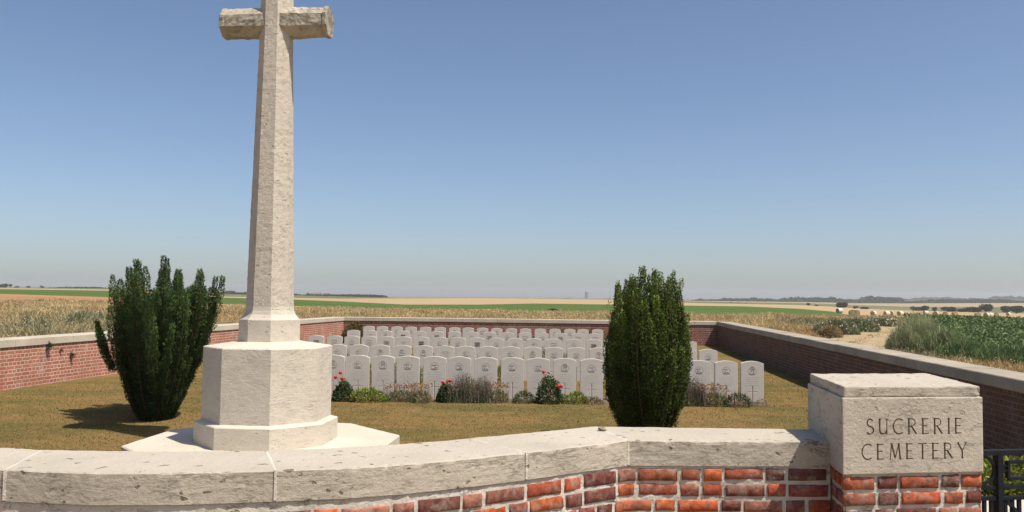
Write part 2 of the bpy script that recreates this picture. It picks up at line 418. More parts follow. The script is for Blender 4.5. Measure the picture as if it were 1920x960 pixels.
# ------------------------------------------------------------------ side and back walls
def long_wall(name, a, b_, side, bmat, label, z_top=1.0, cope_t=.145, cope_w=.5, stones=1.45, seed=0, ext=0.0):
    """a->b is the inner face; side=+1 puts the thickness to the right of travel"""
    t = (b_-a).normalized(); n = Vector((t.y, -t.x, 0))*side; L = (b_-a).length
    root = empty(name, ((a.x+b_.x)/2, (a.y+b_.y)/2, 0)); tag(root, label, 'wall')
    V = []; Fc = []; UV = []
    ins = .03; w_ = cope_w-.06; z1 = z_top-cope_t
    A = Vector((a.x, a.y, 0)); ex = .07 if name == 'rear_wall' else 0; A0 = A; A = A-t*ex; L += 2*ex
    c4 = [A+n*ins, A+n*ins+t*L, A+n*(ins+w_)+t*L, A+n*(ins+w_)]
    Vv = [(*c.xy, -.4) for c in c4]+[(*c.xy, z1) for c in c4]
    fs = [(0, 1, 5, 4), (1, 2, 6, 5), (2, 3, 7, 6), (3, 0, 4, 7), (4, 5, 6, 7)]
    o = mesh_obj('brickwork', Vv, fs, bmat, root)
    uvl = o.data.uv_layers.new(name='UVMap'); lens = [L, w_, L, w_]
    for pi, p in enumerate(o.data.polygons):
        for li in p.loop_indices:
            v = o.data.vertices[o.data.loops[li].vertex_index].co
            d = (v-c4[0]); d.z = 0
            u = d.dot(t) if pi in (0, 2, 4) else d.dot(n)+3.1*pi
            uvl.data[li].uv = (u, v.z if pi < 4 else d.dot(n))
    fix_normals(o); A = A0; L -= 2*ex
    s = 0; i = 0; rnd = random.Random(seed)
    while s < L-.05:
        ln = min(stones+rnd.uniform(-.15, .15), L-s)
        if L-s-ln < .5: ln = L-s
        p0 = A+t*(s+.004); p1 = A+t*(s+ln-.004); dz = rnd.uniform(-.004, .004)
        pth = [(q, n) for q in resample([p0, p1], .12)]
        v, f = sweep(pth, rect_prof(0, cope_w, z1+dz, z_top+dz, .09, .01), rough=.003, rs=6, seed=i*3.3)
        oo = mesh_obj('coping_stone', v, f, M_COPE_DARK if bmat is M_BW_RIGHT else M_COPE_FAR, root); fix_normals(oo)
        s += ln; i += 1
    return root, t, n
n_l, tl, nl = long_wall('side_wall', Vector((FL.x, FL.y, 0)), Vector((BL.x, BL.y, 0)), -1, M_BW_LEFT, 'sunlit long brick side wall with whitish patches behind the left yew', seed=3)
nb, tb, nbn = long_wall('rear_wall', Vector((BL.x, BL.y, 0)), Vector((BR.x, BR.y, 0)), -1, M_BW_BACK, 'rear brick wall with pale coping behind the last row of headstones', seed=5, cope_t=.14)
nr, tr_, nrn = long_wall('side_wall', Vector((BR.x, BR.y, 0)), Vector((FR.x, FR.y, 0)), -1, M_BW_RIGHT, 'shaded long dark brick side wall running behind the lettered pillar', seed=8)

# ------------------------------------------------------------------ front wall with curved coping
root = empty('entrance_wall', at(1177, 960, .3)); root.location.z = 0; bpy.context.view_layer.update()
tag(root, 'low curved brick wall with thick pitted limestone coping, nearest the viewer', 'wall')
fp = {x: at(x, y, 1.0) for x, y in ((1558, 827.8), (1477, 827.4), (1360, 826.9), (1178, 825.6), (987, 848), (873, 860), (760, 870), (660, 876.5), (560, 880.2), (517, 881.7), (333, 886.7), (167, 886.5), (10, 880.5))}
bp = {x: at(x, y, 1.0) for x, y in ((1560, 804.6), (1477, 804), (1360, 803), (1113, 799.5), (1060, 804.8), (970, 813.5), (880, 821.7), (753, 832.7), (620, 840), (500, 844.5), (370, 846.5), (233, 845.7), (80, 843))}
def smooth_line(pts):
    return [Vector((p.x, p.y, 0)) for p in pts]
stones_def = [ # (front keys, back keys)
    ([1178, 1360, 1477, 1558], [1113, 1360, 1477, 1560]),
    ([987, 1178], [880, 970, 1060, 1113]),
    ([517, 560, 660, 760, 873, 987], [500, 620, 753, 880]),
    ([10, 167, 333, 517], [80, 233, 370, 500])]
front_lines = []
def cope_piece(fl, bl, z0=.85, z1=1.0, seed=0, mat=M_COPE_NEAR, gap=.006):
    def par(pts, n):
        L = [0]
        for a, b_ in zip(pts[:-1], pts[1:]): L.append(L[-1]+(b_-a).length)
        q = np.linspace(gap, L[-1]-gap, n)
        return [Vector((np.interp(s, L, [p.x for p in pts]), np.interp(s, L, [p.y for p in pts]), 0)) for s in q]
    n = max(8, int(sum((b_-a).length for a, b_ in zip(fl[:-1], fl[1:]))/.022)); A = par(fl, n); B = par(bl, n)
    prof = rect_prof(0, 1, z0, z1, 1.0, .0)
    P = []                                      # (t from back 0 to front 1, z)
    nz = 8; nu = 24; bz = .006
    P += [(1, z0+(z1-z0-bz)*i/nz) for i in range(nz+1)]
    P += [(1-.012-(1-.024)*i/nu, z1) for i in range(nu+1)]
    P += [(0, z1-bz-(z1-z0-bz)*i/4) for i in range(5)]
    V = []; m = len(P)
    for a, b_ in zip(A, B):
        for (t, z) in P:
            v = b_.lerp(a, t); v.z = z
            q = v*7+Vector((seed*5, 0, 0)); r_ = noise.noise(q)*.0035+noise.noise(q*4)*.002
            edge = noise.noise(Vector((v.x*22, v.y*22, seed)))
            if z >= z1-.0001 or abs(z-(z1-bz)) < .0001:
                v.z += r_*.8
                if t > .97: v.z -= max(0, edge)*.010; v += (b_-a).normalized()*max(0, edge)*.008
            elif t == 1:
                h = noise.noise(Vector((v.x*5, v.y*5, v.z*45+seed))); hm = max(0, noise.noise(Vector((v.x*1.7+seed, v.y*1.7, 0)))+.15)
                v += (b_-a).normalized()*(max(0, h)*.009*hm+max(0, noise.noise(Vector((v.x*30, v.y*30, v.z*60))))*.003)
            V.append(v)
    Fc = []
    for i in range(n-1):
        for j in range(m):
            k = (j+1) % m; Fc.append((i*m+j, i*m+k, (i+1)*m+k, (i+1)*m+j))
    Fc += [tuple(range(m)), tuple((n-1)*m+j for j in range(m))[::-1]]
    o = mesh_obj('coping_stone', V, Fc, mat, root); fix_normals(o); return o
for i, (fk, bk) in enumerate(stones_def):
    cope_piece([Vector((fp[k].x, fp[k].y, 0)) for k in fk], [Vector((bp[k].x, bp[k].y, 0)) for k in bk], seed=i+1)
# stone beyond the left edge of the photograph
pf = [fp[10], fp[10]+Vector((-.45, .06, 0)), fp[10]+Vector((-.9, .22, 0)), fp[10]+Vector((-1.4, .5, 0))]; pb = [bp[80], bp[80]+Vector((-.3, .06, 0)), bp[80]+Vector((-.66, .2, 0)), bp[80]+Vector((-1.05, .42, 0))]
cope_piece([Vector((p.x, p.y, 0)) for p in pf], [Vector((p.x, p.y, 0)) for p in pb], seed=9)
# pale mortar joints between the coping stones
for fk, bk in ((987, 880), (517, 500), (10, 80), (1178, 1113)):
    a = fp[fk]; b_ = bp[bk]; d = (a-b_).normalized(); t = Vector((d.y, -d.x, 0))
    pth = [(b_+d*.01, t), (a+d*.004, t)]
    v, f = sweep(pth, [(-.007, .855), (.007, .855), (.007, .9995), (-.007, .9995)]); fix_normals(mesh_obj('joint', v, f, M_MORTAR, root))
# brickwork body: mortar core and bricks
fr_keys = [10, 167, 333, 517, 560, 660, 760, 873, 987, 1178]
lineA = [Vector((p.x, p.y, 0)) for p in reversed(pf)]+[Vector((fp[k].x, fp[k].y, 0)) for k in fr_keys[1:]]
lineB = [Vector((fp[k].x, fp[k].y, 0)) for k in (1178, 1360, 1477, 1558)]
full = lineA+lineB[1:]
dense = with_normals(resample(full, .02), 1)          # travel +x, right-hand normal points to the viewer
def mortar_sheet(path, z0, z1, off, parent, name='mortar', amp=.005, back=.3):
    nz = int((z1-z0)/.016); V = []; n = len(path); m = nz+2
    for (p, nn) in path:
        for j in range(nz+1):
            z = z0+(z1-z0)*j/nz; q = Vector((p.x*22, p.y*22, z*22))
            e = off+noise.noise(q)*amp+noise.noise(q*2.7)*amp*.6
            V.append((p.x+nn.x*e, p.y+nn.y*e, z))
        V.append((p.x-nn.x*back, p.y-nn.y*back, z1))
    Q = []
    for i in range(n-1):
        for j in range(m-1):
            Q.append((i*m+j, (i+1)*m+j, (i+1)*m+j+1, i*m+j+1))
    return fast_mesh(name, V, Q, mat=M_MORTAR, parent=parent)
mortar_sheet(dense, -.05, .852, -.0115, root, amp=.0055)
back = with_normals(resample([Vector((bp[k].x, bp[k].y, 0)) for k in (80, 233, 370, 500, 620, 753, 880, 970, 1060, 1113, 1360, 1477, 1560)], .06), -1)
mortar_sheet(back, -.05, .852, -.02, root, 'rear_face')
LA = sum((b_-a).length for a, b_ in zip(full[:-1], full[1:])); LK = sum((b_-a).length for a, b_ in zip(lineA[:-1], lineA[1:]))
def dropf(s): return -.034*max(0, min(1, (LK-s)/1.6+.0))-.004
brick_courses('brickwork', dense, .838, 0.0, M_BRICKC, root, face=-.002, jit=.0036, drop=dropf, offs=-.03, seed=4)

# a loose flint lying on the coping
pp = at(1130, 804, 1.012); bmp = bmesh.new(); bmesh.ops.create_icosphere(bmp, subdivisions=3, radius=.021)
for v in bmp.verts: v.co += v.co.normalized()*noise.noise(v.co*60)*.010; v.co.z *= .7; v.co.x *= 1.3
mep = bpy.data.meshes.new('pebble'); bmp.to_mesh(mep); bmp.free(); mep.materials.append(flat('flint', (.26, .22, .15), var=.5, scale=60))
op = bpy.data.objects.new('pebble', mep); COL.objects.link(op); op.location = pp; tag(op, 'small brown pebble lying on the pale coping in front of the columnar yew', 'pebble')
# ------------------------------------------------------------------ lettered gate pillar
PT = {'nl': at(1582, 725, 1.358), 'nr': at(1837, 723.7, 1.358)}
ux = (PT['nr']-PT['nl']); ux.z = 0; ux.normalize()
pn = PT['nl']; far = at(1518, 700.4, 1.358); uy = Vector((-ux.y, ux.x, 0)); dep = (far-pn).dot(uy)
W_CAP = (PT['nr']-PT['nl']).length
ang = math.atan2(ux.y, ux.x)
sk = (far-pn).dot(ux)/dep                           # the photographed plan is slightly skewed towards the cemetery axis
pil = empty('gate_pillar', (pn.x+ux.x*W_CAP/2+uy.x*dep/2, pn.y+ux.y*W_CAP/2+uy.y*dep/2, 0), ang); bpy.context.view_layer.update()
tag(pil, 'square gate pillar of red brick with a pale lettered limestone block on top', 'pillar')
def pil_quad(m):           # plan corners in world: near-left, near-right, far-right, far-left grown by m
    nl_ = pn+Vector((0, 0, 0)); vy = (uy+ux*sk)
    c = [nl_-ux*m-vy*m, nl_+ux*(W_CAP+m)-vy*m, nl_+ux*(W_CAP+m)+vy*(dep+m), nl_-ux*m+vy*(dep+m)]
    return [Vector((q.x, q.y, 0)) for q in c]
def block(name, quad, z0, z1, mat, parent, sub=14, rough=.002, bev=.008, seed=0):
    bm = bmesh.new(); vb = [bm.verts.new((q.x, q.y, z0)) for q in quad]; vt = [bm.verts.new((q.x, q.y, z1)) for q in quad]
    bm.faces.new(vb[::-1]); bm.faces.new(vt); n = len(quad)
    for i in range(n): bm.faces.new((vb[i], vb[(i+1) % n], vt[(i+1) % n], vt[i]))
    if bev: bmesh.ops.bevel(bm, geom=list(bm.edges), offset=bev, segments=2, affect='EDGES', profile=.6)
    if sub: bmesh.ops.subdivide_edges(bm, edges=[e for e in bm.edges if e.calc_length() > .08], cuts=sub, use_grid_fill=True)
    if rough:
        for v in bm.verts:
            q = v.co*9+Vector((seed, 0, 0)); v.co += (noise.noise_vector(q)+noise.noise_vector(q*3)*.6)*rough
    me = bpy.data.meshes.new(name); bm.to_mesh(me); bm.free(); me.materials.append(mat)
    o = bpy.data.objects.new(name, me); COL.objects.link(o); o.parent = parent; o.matrix_parent_inverse = parent.matrix_world.inverted()
    return fix_normals(o)
block('cap', pil_quad(0), 1.297, 1.358, M_COPE_NEAR, pil, 22, .004, .010, 2)
Zb0, Zb1 = .862, 1.2955
nb_ = block('name_block', pil_quad(.012), Zb0, Zb1, M_SIGN, pil, 0, 0, .008)
nb_.data.materials.append(M_GROOVE)
# carved letters: strokes in a unit cell (x 0..w, y 0..1), thick and thin like cut roman capitals
T, H = .16, .095
def arc(cx, cy, rx, ry, a0, a1, n=10): return [(cx+rx*math.cos(math.radians(a0+(a1-a0)*i/n)), cy+ry*math.sin(math.radians(a0+(a1-a0)*i/n))) for i in range(n+1)]
LET = {
 'S': (.52, [(arc(.26, .755, .2, .225, 35, 250, 9)+arc(.26, .27, .22, .25, 75, -150, 11)[1:], T*.85)]),
 'U': (.66, [([(.08, 1), (.08, .35)]+arc(.33, .3, .25, .28, 180, 300, 6)[1:]+[(.55, .2)], T), ([(.58, 1), (.58, 0)], H)]),
 'C': (.74, [(arc(.46, .5, .40, .48, 55, 305, 16), T*.8)]),
 'R': (.66, [([(.08, 0), (.08, 1)], T), ([(.08, .97)]+arc(.3, .75, .22, .23, 90, -90, 8)+[(.08, .5)], H), ([(.26, .5), (.6, .02)], T)]),
 'E': (.52, [([(.08, 0), (.08, 1)], T), ([(.08, .97), (.46, .97)], H), ([(.08, .52), (.40, .52)], H), ([(.08, .03), (.47, .03)], H)]),
 'I': (.2, [([(.1, 0), (.1, 1)], T)]),
 'M': (.88, [([(.1, 0), (.2, 1)], H), ([(.2, 1), (.45, .08)], T), ([(.45, .08), (.7, 1)], H), ([(.7, 1), (.8, 0)], T)]),
 'T': (.66, [([(.03, .97), (.63, .97)], H), ([(.33, .97), (.33, 0)], T)]),
 'Y': (.68, [([(.04, 1), (.34, .48)], T), ([(.34, .48), (.62, 1)], H), ([(.34, .5), (.34, 0)], T)]),
}
passes = {}
fq = pil_quad(.012); f0 = fq[0]
def fpt(a, z, dpt): q = f0+ux*a-uy*dpt; return Vector((q.x, q.y, z))
def stroke(p, q, wd, x0, z0, sc, k_, depth=.010):
    cut_bm = passes.setdefault(k_, bmesh.new())
    a = Vector((x0+p[0]*sc, z0+p[1]*sc)); b_ = Vector((x0+q[0]*sc, z0+q[1]*sc)); d = (b_-a)
    if d.length < 1e-5: return
    d.normalize(); nn = Vector((-d.y, d.x)); hw = wd*sc/2; a = a-d*hw*.35; b_ = b_+d*hw*.35
    pts = [a-nn*hw, a+nn*hw, b_+nn*hw, b_-nn*hw]; inn = [a-nn*hw*.35, a+nn*hw*.35, b_+nn*hw*.35, b_-nn*hw*.35]
    o_ = [cut_bm.verts.new(fpt(c.x, c.y, .006+.0004*k_)) for c in pts]; i_ = [cut_bm.verts.new(fpt(c.x, c.y, -depth-.00037*k_)) for c in inn]
    cut_bm.faces.new(o_); cut_bm.faces.new(i_[::-1])
    for k in range(4): cut_bm.faces.new((o_[k], o_[(k+1) % 4], i_[(k+1) % 4], i_[k]))
Wf = (fq[1]-fq[0]).length; mpp = Wf/266.0
def word(txt, px0, px1, ytop, ybot):
    sc = (ybot-ytop)*mpp*1.0; gap = .2
    tot = sum(LET[c][0] for c in txt); wid = (px1-px0)*mpp/sc
    gap = (wid-tot)/(len(txt)-1); x = (px0-1578)*mpp; z = Zb1-(ybot-746)*mpp
    for c in txt:
        wl, st = LET[c]
        k_ = 0
        for pl, t in st:
            for p, q in zip(pl[:-1], pl[1:]): stroke(p, q, t, x, z, sc, k_); k_ += 1
            for e, o_e in ((pl[0], pl[1]), (pl[-1], pl[-2])):        # small serif ticks on the uprights
                if e[1] in (0, 1) and abs(e[0]-o_e[0]) < .35: stroke((e[0]-.10, abs(e[1]-.02)), (e[0]+.10, abs(e[1]-.02)), .055, x, z, sc, k_); k_ += 1
        x += (wl+gap)*sc
word('SUCRERIE', 1622, 1803, 782.5, 809.5)
word('CEMETERY', 1612, 1812, 825.5, 852.5)
def apply_bool(target, cutter, self_int=True):
    md = target.modifiers.new('b', 'BOOLEAN'); md.operation = 'DIFFERENCE'; md.object = cutter; md.solver = 'EXACT'; md.use_self = self_int
    try: md.material_mode = 'TRANSFER'
    except Exception: pass
    bpy.context.view_layer.update(); dg = bpy.context.evaluated_depsgraph_get()
    me = bpy.data.meshes.new_from_object(target.evaluated_get(dg)); target.modifiers.clear()
    def vol(m_):
        b_ = bmesh.new(); b_.from_mesh(m_); v_ = b_.calc_volume(); b_.free(); return v_
    if not .97*vol(target.data) < vol(me) <= vol(target.data)*1.0005: print('bool rejected', target.name); return None
    target.data = me; return me
for k_ in sorted(passes):
    cb_ = passes[k_]; bmesh.ops.recalc_face_normals(cb_, faces=cb_.faces)
    cm_ = bpy.data.meshes.new('cutter'); cb_.to_mesh(cm_); cb_.free(); cm_.materials.append(M_GROOVE)
    cut = bpy.data.objects.new('cutter', cm_); COL.objects.link(cut); apply_bool(nb_, cut, False) or apply_bool(nb_, cut, True); bpy.data.objects.remove(cut)
q4 = pil_quad(.002)
loop = [q4[3], q4[0], q4[1], q4[2], q4[3]]
def side_paths():
    for a, b_ in zip(loop[:-1], loop[1:]):
        t = (b_-a).normalized(); yield [(p, Vector((t.y, -t.x, 0))) for p in resample([a, b_], .03)]
core = block('mortar_core', pil_quad(-.016), -.05, Zb0-.001, M_MORTAR, pil, 0, 0, 0)
for i, pth in enumerate(side_paths()):
    mortar_sheet(pth, -.02, Zb0-.001, -.0105, pil, amp=.0055, back=.0)
    brick_courses('brickwork', pth, Zb0-.016, 0, M_BRICKC, pil, face=-.001, jit=.0042, depth=.03, offs=-.05 if i % 2 else 0, seed=20+i)

# ------------------------------------------------------------------ cross of stone on its octagonal steps
CC = Vector((-2.88, 10.2, 0)); CROT = math.radians(-5.0)
cr = empty('memorial_cross', CC, CROT); bpy.context.view_layer.update()
tag(cr, 'tall weathered limestone cross on an octagonal pedestal and base slab', 'memorial cross')
def octo(R, off=22.5): return [(R*math.cos(math.radians(off+45*i)), R*math.sin(math.radians(off+45*i))) for i in range(8)]
def loft(name, levels, mat, seg=10, rough=.002, parent=cr, seed=0, rs=8, vstep=.05):
    """levels: (circumradius, z); octagons lofted with each side cut into seg pieces"""
    fine = []
    for (r0, z0), (r1, z1) in zip(levels[:-1], levels[1:]):
        L = math.hypot(r1-r0, z1-z0); n = max(1, int(L/vstep))
        fine += [(r0+(r1-r0)*i/n, z0+(z1-z0)*i/n) for i in range(n)]
    fine.append(levels[-1]); V = []; m = 8*seg
    for r_, z in fine:
        o8 = octo(r_)
        for i in range(8):
            a, b_ = o8[i], o8[(i+1) % 8]
            for j in range(seg):
                t = j/seg; V.append(Vector((a[0]+(b_[0]-a[0])*t, a[1]+(b_[1]-a[1])*t, z)))
    for v in V:
        q = v*rs+Vector((seed, 3, 1)); v += (noise.noise_vector(q)+noise.noise_vector(q*3.3)*.6)*rough
    Fc = [(i*m+j, i*m+(j+1) % m, (i+1)*m+(j+1) % m, (i+1)*m+j) for i in range(len(fine)-1) for j in range(m)]
    Fc.append(tuple(range(m))[::-1]); Fc.append(tuple((len(fine)-1)*m+j for j in range(m)))
    return local(cr, name, V, Fc, mat)
loft('base_slab', [(1.585, -.1), (1.585, .11), (1.57, .122), (.4, .128)], M_STONE, 14, .002, seed=1, vstep=.08)
loft('plinth', [(.822, .126), (.822, .365), (.812, .375), (.73, .395)], M_STONE, 12, .0025, seed=2)
loft('pedestal', [(.738, .38), (.738, 1.228), (.728, 1.24), (.36, 1.295)], M_STONE_TOOL, 12, .003, seed=3)
loft('shaft_base', [(.352, 1.285), (.352, 1.545), (.344, 1.555), (.324, 1.575), (.298, 1.61), (.282, 1.655), (.275, 1.71)], M_STONE, 6, .002, seed=4, vstep=.03)
ZA0, ZA1 = 4.945, 5.305
loft('shaft', [(.275, 1.71), (.196, ZA0+.02), (.193, ZA1), (.189, 5.92), (.215, 5.98), (.215, 6.06)], M_SHAFT, 6, .0038, seed=5, rs=19, vstep=.04)
def arm(sgn, L):
    lv = [(0, .196), (.1, .193), (L-.06, .180), (L-.045, .190), (L-.01, .191), (L, .183)]
    V = []; Fc = []; seg = 4; fine = []
    for (x0, r0), (x1, r1) in zip(lv[:-1], lv[1:]):
        n = max(1, int((x1-x0)/.035)); fine += [(x0+(x1-x0)*i/n, r0+(r1-r0)*i/n) for i in range(n)]
    fine.append(lv[-1]); m = 8*seg
    for x, r_ in fine:
        o8 = octo(r_)
        for i in range(8):
            a, b_ = o8[i], o8[(i+1) % 8]
            for j in range(seg):
                t = j/seg; v = Vector((sgn*x, (a[0]+(b_[0]-a[0])*t)*.92, (a[1]+(b_[1]-a[1])*t)))
                q = v*11+Vector((sgn*7, 0, 0)); v += (noise.noise_vector(q*1.5)+noise.noise_vector(q*4)*.7)*.008
                v.z += (ZA0+ZA1)/2; V.append(v)
    Fc = [(i*m+j, i*m+(j+1) % m, (i+1)*m+(j+1) % m, (i+1)*m+j) for i in range(len(fine)-1) for j in range(m)]
    Fc.append(tuple(range(m))[::-1]); Fc.append(tuple((len(fine)-1)*m+j for j in range(m)))
    return fix_normals(local(cr, 'arm', V, Fc, M_ARM))
arm(-1, .655); arm(1, .66)

# ------------------------------------------------------------------ headstones
HW, HT, HH = .381, .076, .813
def make_stone(kind, seed):
    rnd = random.Random(seed); bm = bmesh.new(); prof = [(-HW/2, -.15), (HW/2, -.15)]
    for i in range(13):
        a = i/12; x = HW/2-HW*a; prof.append((x, HH-.038*(2*a-1)**2))
    f_ = [bm.verts.new((x, -HT/2, z)) for x, z in prof]; b_ = [bm.verts.new((x, HT/2, z)) for x, z in prof]
    bm.faces.new(f_); bm.faces.new(b_[::-1]); n = len(prof)
    for i in range(n): bm.faces.new((f_[i], b_[i], b_[(i+1) % n], f_[(i+1) % n]))
    bmesh.ops.recalc_face_normals(bm, faces=bm.faces)
    bmesh.ops.bevel(bm, geom=[e for e in bm.edges if len(e.link_faces) == 2 and e.calc_face_angle(0) > .5], offset=.003, segments=1, affect='EDGES')
    me = bpy.data.meshes.new('headstone'); bm.to_mesh(me); bm.free(); me.materials.append(M_HEAD)
    o = bpy.data.objects.new('headstone', me); COL.objects.link(o)
    # carved cross: V grooves
    c = bmesh.new()
    def vg(x0, z0, x1, z1, wd, dp=.010):
        d = Vector((x1-x0, z1-z0)).normalized(); nn = Vector((-d.y, d.x))*wd/2; Y = -HT/2
        v = [c.verts.new((x0-nn.x, Y-.002, z0-nn.y)), c.verts.new((x0+nn.x, Y-.002, z0+nn.y)), c.verts.new((x0, Y+dp, z0)),
             c.verts.new((x1-nn.x, Y-.002, z1-nn.y)), c.verts.new((x1+nn.x, Y-.002, z1+nn.y)), c.verts.new((x1, Y+dp, z1))]
        for f in ((0, 1, 2), (3, 5, 4), (0, 3, 4, 1), (1, 4, 5, 2), (2, 5, 3, 0)): c.faces.new([v[i] for i in f])
    cz = .20
    if kind != 'plain':
        vg(0, cz-.13, 0, cz+.20, .024, .013); vg(-.082, cz+.10, .082, cz+.101, .018, .010)
        bmesh.ops.recalc_face_normals(c, faces=c.faces); cme = bpy.data.meshes.new('c'); c.to_mesh(cme); c.free()
        co = bpy.data.objects.new('c', cme); COL.objects.link(co); apply_bool(o, co); bpy.data.objects.remove(co)
    # regimental badge: a relief of its own
    V = []; Fc = []
    def box(x0, x1, z0, z1, p=.003):
        k = len(V); Y = -HT/2
        V.extend([(x0, Y+.002, z0), (x1, Y+.002, z0), (x1, Y+.002, z1), (x0, Y+.002, z1), (x0, Y-p, z0), (x1, Y-p, z0), (x1, Y-p, z1), (x0, Y-p, z1)])
        Fc.extend([(k+4, k+5, k+6, k+7), (k, k+1, k+5, k+4), (k+1, k+2, k+6, k+5), (k+2, k+3, k+7, k+6), (k+3, k, k+4, k+7)])
    bz = HH-.165
    if kind in ('ring', 'star', 'crown'):
        R_ = .062; n = 22
        for i in range(n):
            a = 2*math.pi*i/n
            if kind == 'star' and i % 2: continue
            box(R_*math.cos(a)-.0055, R_*math.cos(a)+.0055, bz+R_*math.sin(a)-.006, bz+R_*math.sin(a)+.006, .002)
        for i in range(12):
            x = rnd.uniform(-.045, .03); z = rnd.uniform(-.045, .035); s = rnd.uniform(.006, .012)
            box(x, x+s*2.2, bz+z, bz+z+s*.8, .005)
        box(-.05, .05, bz-.045, bz-.035, .005)
        if kind == 'crown':
            for i in range(5): box(-.03+i*.014, -.022+i*.014, bz+.055, bz+.085-abs(i-2)*.006, .005)
    elif kind == 'lines':
        for r_ in range(3): box(-.07, .07, bz+.05-r_*.026, bz+.056-r_*.026, .002)
    if kind == 'square':
        for x0, x1, z0, z1 in ((-.07, .07, .05, .062), (-.07, .07, -.06, -.05), (-.07, -.06, -.06, .06), (.06, .07, -.06, .06), (-.04, .05, .0, .012), (-.05, .04, -.03, -.02)): box(x0, x1, bz+z0, bz+z1, .004)
    if V:
        box(-.062, .062, bz-.062, bz+.062, .0004); nb2 = len(Fc)
        local(o, 'badge', V, Fc, None, mats=[M_CARVE, M_HEAD], fm=[0]*(nb2-5)+[1]*5)
    V = []; Fc = []
    zt = bz-.11 if kind != 'lines' else bz+.02
    for r_ in range(5):
        x = -.13+rnd.uniform(0, .05); e = .13-rnd.uniform(0, .05); z = zt-r_*.033
        while x < e:
            l_ = rnd.uniform(.008, .02); box(x, x+l_, z, z+(.012 if rnd.random() < .5 else .008), .0009); x += l_+rnd.uniform(.004, .01)
    M_T = M_CARVE
    box(-.14, .14, zt-.14, zt+.02, .0004); local(o, 'inscription', V, Fc, None, mats=[M_INS, M_HEAD], fm=[0]*(len(Fc)-5)+[1]*5)
    return o
M_INS = flat('inscription_lines', (.44, .415, .375), var=.1, scale=30)
protos = [make_stone(k, i) for i, k in enumerate(('crown', 'ring', 'star', 'crown', 'lines', 'square', 'ring'))]
used = [False]*len(protos)
def row_y(px, py, d): return aty(px, py, d)
ORD = ['first', 'second', 'third', 'fourth', 'fifth', 'sixth', 'seventh', 'eighth', 'ninth', 'tenth', 'eleventh', 'twelfth', 'thirteenth', 'fourteenth', 'fifteenth', 'sixteenth', 'seventeenth', 'eighteenth', 'nineteenth', 'twentieth', 'twenty-first']
rows = [
 ('front row', 14.45, [648, 694.5, 741.5, 788, 837, 883.5, 932.5, 982, 1031, 1080, 1130, 1179, 1229, 1280, 1331, 1382, 1431], (690, 666), (1410, 677)),
 ('second row', 17.95, [651.8, 692, 731.7, 771.7, 811.7, 852, 891.8, 933.3, 975, 1015.8, 1055.8, 1098, 1139, 1180, 1221, 1262, 1304, 1344], (675, 646), (1328, 654.5)),
 ('third row', 21.6, [609.2, 643, 675.4, 707.5, 740, 772, 805, 839.6, 873.5, 909.6, 945, 980, 1015.8, 1052, 1090, 1127, 1161, 1198, 1234, 1270, 1306], (630, 629), (1300, 639)),
 ('fourth row', 25.3, [675.8, 706.7, 736, 769, 799.6, 832, 865, 896.7, 930, 963.8, 997, 1028.8, 1063, 1096, 1127.5, 1161], (690, 619), (1110, 625)),
 ('rear row', 29.0, [703, 728.2, 755, 782, 809, 836, 863.3, 889, 915.8, 942, 969.6, 996, 1023.8, 1051, 1079, 1104, 1131], (690, 611), (1110, 618)),
]
HEADS = {}
near_notes = {0: 'red roses at foot', 1: 'golden leaves at foot', 8: 'behind tall rose'}
for ri, (rn, d, rights, (lx, ly), (rx, ry)) in enumerate(rows):
    rnd = random.Random(50+ri)
    for i, xr in enumerate(rights):
        w_px = HW*F/d; side = max(0, 960-xr)*HT/d*.9
        xc = xr-side-w_px/2
        ytop = ly+(ry-ly)*(xc-lx)/(rx-lx)
        P = aty(xc, ytop, d); zt = P.z                      # crown height at this distance
        gz = max(-.04, min(.06, zt-HH))
        # hidden twins behind the right-hand yew are still part of the row
        if ri in (0, 1) and not (1139 <= xr <= 1290) or ri >= 2:
            pass
        if ri == 0 and xr in (1229,) or ri == 1 and xr in (1221, 1180, 1262) or ri == 2 and xr in (1198, 1234, 1270): 
            pass                                             # wholly behind the yew in the photograph, seen from a step aside
        k = rnd.choice([0, 1, 2, 3, 6, 0, 1] if ri < 2 else [0, 1, 4, 5, 2, 4, 6])
        if ri == 1 and i in (5,): k = 4
        o = protos[k] if not used[k] else copy_tree(protos[k]); used[k] = True
        o.location = (P.x, d+rnd.uniform(-.015, .015), gz); o.rotation_euler = (rnd.uniform(-.012, .012), rnd.uniform(-.006, .006), math.radians(-1.2)+rnd.uniform(-.02, .02))
        if xr < 1165 or ri == 0 and i < 12: place = ORD[i]+' from the left'
        else: place = ORD[{0: 2, 1: 1, 2: 0}.get(ri, 0)-0] + ' from the right' 
        right_rank = sum(1 for q in rights if q > xr)
        place = (ORD[i]+' from the left') if xr < 1165 else (('rightmost' if right_rank == 0 else ORD[right_rank]+' from the right'))
        txt = 'white headstone in the %s, %s' % (rn, place)
        if xr > 1165 and ri < 3: txt += '' if xr > 1300 else ', behind the yew'
        if ri == 0 and i in near_notes: txt += ', '+near_notes[i]
        tag(o, txt[:200], 'headstone', 'white headstones in five rows')
        HEADS[(ri, i)] = o
for k, p in enumerate(protos):
    if not used[k]:
        for c in list(p.children): bpy.data.objects.remove(c)
        bpy.data.objects.remove(p)

